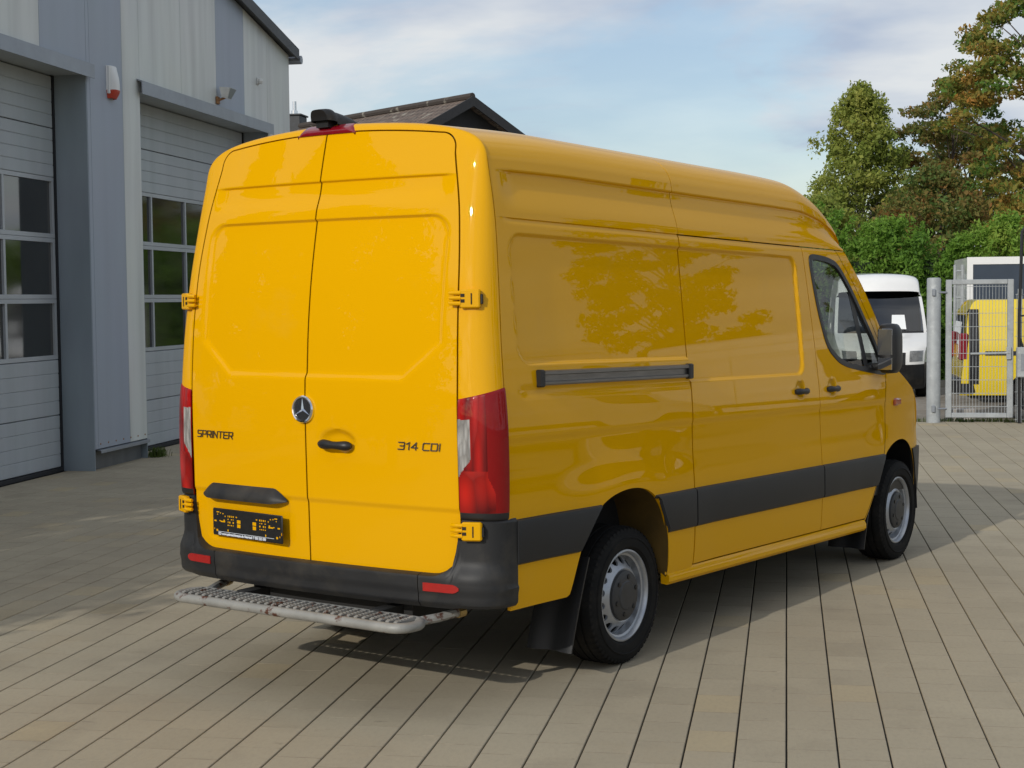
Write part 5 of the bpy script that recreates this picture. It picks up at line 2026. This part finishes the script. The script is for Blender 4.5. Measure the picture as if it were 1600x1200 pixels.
vs = [(p.x, p.y, -0.4) for p in c4] + [(p.x, p.y, 4.85) for p in c4]
a.add(vs, [(0, 1, 5, 4), (1, 2, 6, 5), (2, 3, 7, 6), (3, 0, 4, 7)])
a.build('wall', 'house_wall', HS, smooth=None)
a = MB()
a.tube([tuple(A - e1 * 0.36 + Vector((0, 0, 0.06))), tuple(Bp + e1 * 0.36 + Vector((0, 0, 0.06)))], 0.09, 8)
a.build('ridge_tile', 'roof_tiles', HS)
ch = Bp - e1 * 0.75
a = MB()
a.box(ch.x - 0.34, ch.x + 0.34, ch.y - 0.34, ch.y + 0.34, 6.6, 7.40, 0.02)
a.box(ch.x - 0.38, ch.x + 0.38, ch.y - 0.38, ch.y + 0.38, 7.401, 7.45, 0.01)
chim = a.build('chimney', 'slate', HS, smooth=None)
a = MB()
a.tube([(ch.x + 0.06, ch.y, 7.42), (ch.x + 0.06, ch.y, 7.58)], 0.10, 12)
a.tube([(ch.x + 0.06, ch.y, 7.58), (ch.x + 0.06, ch.y, 7.86)], 0.06, 10)
a.build('flue_pipe', 'chrome', chim)

# ------------------------------------------------------------------ trees and hedge
leaf_mat('birch_leaf', [(0.11, 0.17, 0.030), (0.20, 0.26, 0.048), (0.31, 0.34, 0.07), (0.42, 0.39, 0.09)], 0.5, 0.4)
leaf_mat('oak_leaf', [(0.055, 0.13, 0.032), (0.11, 0.18, 0.042), (0.24, 0.17, 0.05), (0.46, 0.16, 0.06)], 0.42, 0.4)
leaf_mat('maple_leaf', [(0.06, 0.17, 0.030), (0.12, 0.22, 0.040), (0.30, 0.22, 0.045), (0.58, 0.25, 0.06)], 0.33, 0.4)
leaf_mat('fir_leaf', [(0.018, 0.040, 0.014), (0.032, 0.060, 0.018), (0.05, 0.08, 0.024)], 0.6, 0.15)
leaf_mat('hedge_leaf', [(0.07, 0.16, 0.022), (0.14, 0.27, 0.034), (0.23, 0.37, 0.055), (0.38, 0.42, 0.08)], 0.55, 0.4)
pm('bark', (0.075, 0.058, 0.045), 0.9, var=0.3, vscale=6, bump=0.5, bscale=12)
pm('birch_bark', (0.16, 0.15, 0.13), 0.8, var=0.35, vscale=4, stretch=(1, 1, 5))

def leaves(centres, per, spread, size, aspect=0.6, droop=0.0, flat=0.0):
    """leaf faces scattered round bough ends"""
    n = len(centres) * per
    c = np.repeat(np.asarray(centres), per, axis=0)
    d = rng.normal(0, 1, (n, 3))
    d *= (rng.uniform(0, 1, (n, 1)) ** 0.45) / np.maximum(np.linalg.norm(d, axis=1, keepdims=True), 1e-6)
    sp = np.asarray(spread)
    c = c + d * sp
    c[:, 2] -= droop * np.abs(rng.normal(0, 1, n))
    a = rng.normal(0, 1, (n, 3)); a[:, 2] = a[:, 2] * (1 - flat) - droop * 1.2
    a /= np.linalg.norm(a, axis=1, keepdims=True)
    b = rng.normal(0, 1, (n, 3))
    b -= a * (a * b).sum(1, keepdims=True)
    b /= np.linalg.norm(b, axis=1, keepdims=True)
    s = size * np.clip(np.exp(rng.normal(-0.15, 0.42, (n, 1))), 0.35, 2.0)
    v = np.stack([c - a * s, c + b * s * aspect * 0.9, c + a * s, c - b * s * aspect * 0.9], axis=1).reshape(-1, 3)
    return v

def mesh_quads(name, V, mat, parent):
    n = len(V) // 4
    me = bpy.data.meshes.new(name)
    me.vertices.add(len(V)); me.vertices.foreach_set('co', V.astype(np.float32).ravel())
    me.loops.add(n * 4); me.loops.foreach_set('vertex_index', np.arange(n * 4, dtype=np.int32))
    me.polygons.add(n); me.polygons.foreach_set('loop_start', (np.arange(n) * 4).astype(np.int32))
    me.update(calc_edges=True)
    return link(me, name, mat, parent, smooth=None)

def tree(name, label, base, height, radius, leafm, bark, lobes, per, leaf, group='trees beyond the hedge', droop=0.0, clump=None, trunk_r=0.16, cat='tree', crown0=0.25, shape='round', seed=1, flat=0.7):
    global rng
    keep = rng
    rng = np.random.default_rng(seed)
    t = empty(name, base)
    tag(t, label, cat, group)
    m = MB()
    top = height * 0.92
    pts, rad = [], []
    for f in np.linspace(0, 1, 9):
        pts.append((rng.normal(0, 0.06) * height * 0.1 * f, rng.normal(0, 0.06) * height * 0.1 * f, top * f))
        rad.append(trunk_r * (1 - 0.88 * f) * (1.25 if f == 0 else 1))
    m.tube(pts, rad, 8)
    cents = []
    for i in range(lobes):
        f = rng.uniform(crown0, 1.0)
        if shape == 'cone':
            rr = radius * (1.05 - f) / (1.05 - crown0)
        elif shape == 'birch':
            rr = radius * float(np.interp(f, [0.1, 0.35, 0.6, 0.8, 0.93, 1.0], [1.0, 0.92, 0.70, 0.5, 0.30, 0.06])) * rng.uniform(0.72, 1.18)
        else:
            u = (f - crown0) / (1 - crown0)
            rr = radius * math.sqrt(max(0.06, 1 - (2 * u - 0.85) ** 2 * 0.85))
        a = rng.uniform(0, 6.283)
        r = rr * math.sqrt(rng.uniform(0.15, 1.0))
        p = (r * math.cos(a), r * math.sin(a), height * f - 0.12 * height * (0.3 if shape == 'cone' else 0) * (r / radius))
        cents.append(p)
        if i % 3 == 0:
            zf = max(0.12, f - 0.12 - 0.10 * rng.random())
            zb = top * zf
            mid = (p[0] * 0.45, p[1] * 0.45, zb + (p[2] - zb) * 0.6)
            rb = trunk_r * 0.45 * (1 - 0.7 * zf)
            m.tube([(0, 0, zb), mid, p], [rb, rb * 0.6, rb * 0.2], 5, caps=False)
    m.build('trunk', bark, t)
    cl = clump or radius * 0.28
    V = leaves(cents, per, (cl, cl, cl * (0.45 if shape == 'cone' else flat)), leaf, droop=droop)
    mesh_quads('crown', V, leafm, t)
    rng = keep
    return t

tree('birch_tree', 'pale olive birch with a pointed top just right of the yellow van', (3.2, 70, -0.4), 11.4, 3.4, 'birch_leaf', 'birch_bark', 380, 120, 0.075, droop=0.30, clump=0.42, crown0=0.12, shape='birch', seed=3)
tree('autumn_tree', 'red-brown tinged tree between the birch and the tall right-hand tree', (7.4, 73, -0.4), 11.7, 3.1, 'oak_leaf', 'bark', 120, 230, 0.085, clump=0.62, crown0=0.25, seed=9, flat=0.45)
tree('tall_tree', 'tall green and orange tree cut off by the right edge of the picture', (10.4, 62, -0.4), 14.4, 4.9, 'maple_leaf', 'bark', 150, 260, 0.085, clump=0.72, crown0=0.28, trunk_r=0.28, seed=15, flat=0.45)
tree('green_tree', 'mid-height dark green tree filling the gap behind the red-brown tree', (8.7, 78, -0.4), 10.2, 3.6, 'oak_leaf', 'bark', 150, 190, 0.09, clump=0.7, crown0=0.15, seed=51, flat=0.5)
tree('bushy_tree', 'low dark green bushy tree behind the hedge below the red-brown tree', (5.4, 58, -0.4), 6.6, 2.6, 'oak_leaf', 'bark', 150, 170, 0.08, clump=0.55, crown0=0.1, seed=22)
tree('bushy_tree', 'low bushy tree behind the hedge at the right edge of the picture', (9.4, 56, -0.4), 6.2, 2.9, 'maple_leaf', 'bark', 150, 170, 0.08, clump=0.55, crown0=0.1, seed=31)
tree('bushy_tree', 'low olive tree behind the hedge at the foot of the birch', (1.4, 60, -0.4), 5.8, 2.4, 'birch_leaf', 'bark', 150, 170, 0.075, clump=0.55, crown0=0.1, seed=37)

hd_ = empty('conifer_hedge', (0, 0, 0))
tag(hd_, 'tall bright green conifer hedge behind the parked vehicles on the right', 'hedge')
cents = []
hx0, hx1, hy = -4.0, 13.0, 41.0
for i in range(2600):
    x = rng.uniform(hx0, hx1)
    tip = 3.35 + 0.28 * math.sin(x * 1.1 + 0.6) + 0.22 * math.sin(x * 2.9) + 0.2 * math.sin(x * 6.1)
    z = rng.uniform(-0.3, 1.0) ** 1.0 * tip
    z = max(-0.3, z)
    if z > 2.3:
        y = hy + rng.uniform(-0.75, 0.9) * (1 - 0.5 * (z - 2.3) / max(0.3, tip - 2.3)) - 0.25
    else:
        y = hy + rng.uniform(-0.55, 0.1)
    cents.append((x, y, z))
V = leaves(cents, 78, (0.26, 0.24, 0.22), 0.055, aspect=0.45)
mesh_quads('hedge_foliage', V, 'hedge_leaf', hd_)
cents = []
for i in range(150):
    x = rng.uniform(hx0, hx1)
    tip = 3.35 + 0.28 * math.sin(x * 1.1 + 0.6) + 0.22 * math.sin(x * 2.9)
    y = hy + rng.uniform(-0.3, 0.5)
    for f in np.linspace(0, 1, 7):
        cents.append((x + 0.30 * f, y - 0.1 * f, tip - 0.35 + 0.62 * f + 0.10 * math.sin(i)))
V = leaves(cents, 30, (0.15, 0.15, 0.12), 0.05, aspect=0.42)
mesh_quads('hedge_shoots', V, 'hedge_leaf', hd_)
a = MB()
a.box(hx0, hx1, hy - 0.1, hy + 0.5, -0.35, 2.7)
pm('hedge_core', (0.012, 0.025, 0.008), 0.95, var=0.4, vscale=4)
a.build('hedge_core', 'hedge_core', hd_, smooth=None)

# surroundings of the yard that the van's paint mirrors
tree('fir_tree', 'dark fir behind the camera mirrored in the left rear door', (-15.5, 2.2, 0), 11.0, 2.2, 'fir_leaf', 'bark', 130, 80, 0.20, group='firs mirrored in the rear doors', clump=0.7, crown0=0.10, shape='cone', seed=41)
for k, (x, y, h) in enumerate(((-20.5, 0.0, 9.0), (-24.0, -6.5, 7.5), (-27.5, -12.0, 9.5), (-14.0, 5.4, 8.0))):
    src = bpy.data.objects['fir_tree']
    o = src.copy(); C.objects.link(o)
    o.location = (x, y, 0); s_ = h / 11.0; o.scale = (s_, s_, s_); o.rotation_euler = (0, 0, k * 1.7)
    o['label'] = ('smaller fir standing left behind the camera', 'low fir farther left behind the camera', 'broad fir far behind the camera', 'fir beside the near end of the workshop')[k]
    for chd in src.children:
        c2 = chd.copy(); C.objects.link(c2); c2.parent = o

# row of parked vans and trees on the right of the yard, mirrored in the van's flank
def copy_tree(src, loc, rz, label, sc=1.0):
    o = src.copy(); C.objects.link(o)
    o.location = loc; o.rotation_euler = (0, 0, rz); o.scale = (sc, sc, sc); o['label'] = label
    for chd in list(src.children):
        c2 = chd.copy(); C.objects.link(c2); c2.parent = o
        for g3 in list(chd.children):
            c3 = g3.copy(); C.objects.link(c3); c3.parent = c2
    return o
for k, (loc, rz, lab) in enumerate((((12.5, 13.0, 0), 95, 'white van parked to the right of the yard, mirrored in the yellow van'), ((16.5, 21.5, 0), 150, 'white van standing across the far right corner of the yard'))):
    o = copy_tree(WV, loc, R(rz), lab)
    for c in list(o.children):
        if c.name.startswith('paper_sheet') or c.name.startswith('roof_camera'):
            bpy.data.objects.remove(c)
TT = bpy.data.objects['tall_tree']; AT = bpy.data.objects['autumn_tree']; BT = bpy.data.objects['birch_tree']
for k, (src, x, y, sc, lab) in enumerate(((TT, 33, 9, 0.7, 'broad tree off to the right of the camera'), (AT, 29, 30, 0.95, 'red-brown tree beyond the right corner of the yard'), (TT, 22, 34, 0.8, 'broad tree behind the fence far right'), (AT, 26, 2, 0.7, 'small red-brown tree right of the camera'), (BT, 30, 13.5, 0.7, 'olive birch right of the yard'))):
    copy_tree(src, (x, y, -0.1), k * 2.1, lab, sc)

BU = next(o for o in bpy.data.objects if o.name.startswith('bushy_tree') and 'dark green' in o['label'])
for (x, y, sc, rz, lab) in ((-9.9, 3.4, 1.0, 0.4, 'bushy tree at the near end of the workshop, left of the camera'), (-8.6, 2.2, 0.68, 1.9, 'small bushy tree beside the yard, left of the camera')):
    o = copy_tree(BU, (x, y, 0), rz, lab, sc)
    del o['group']
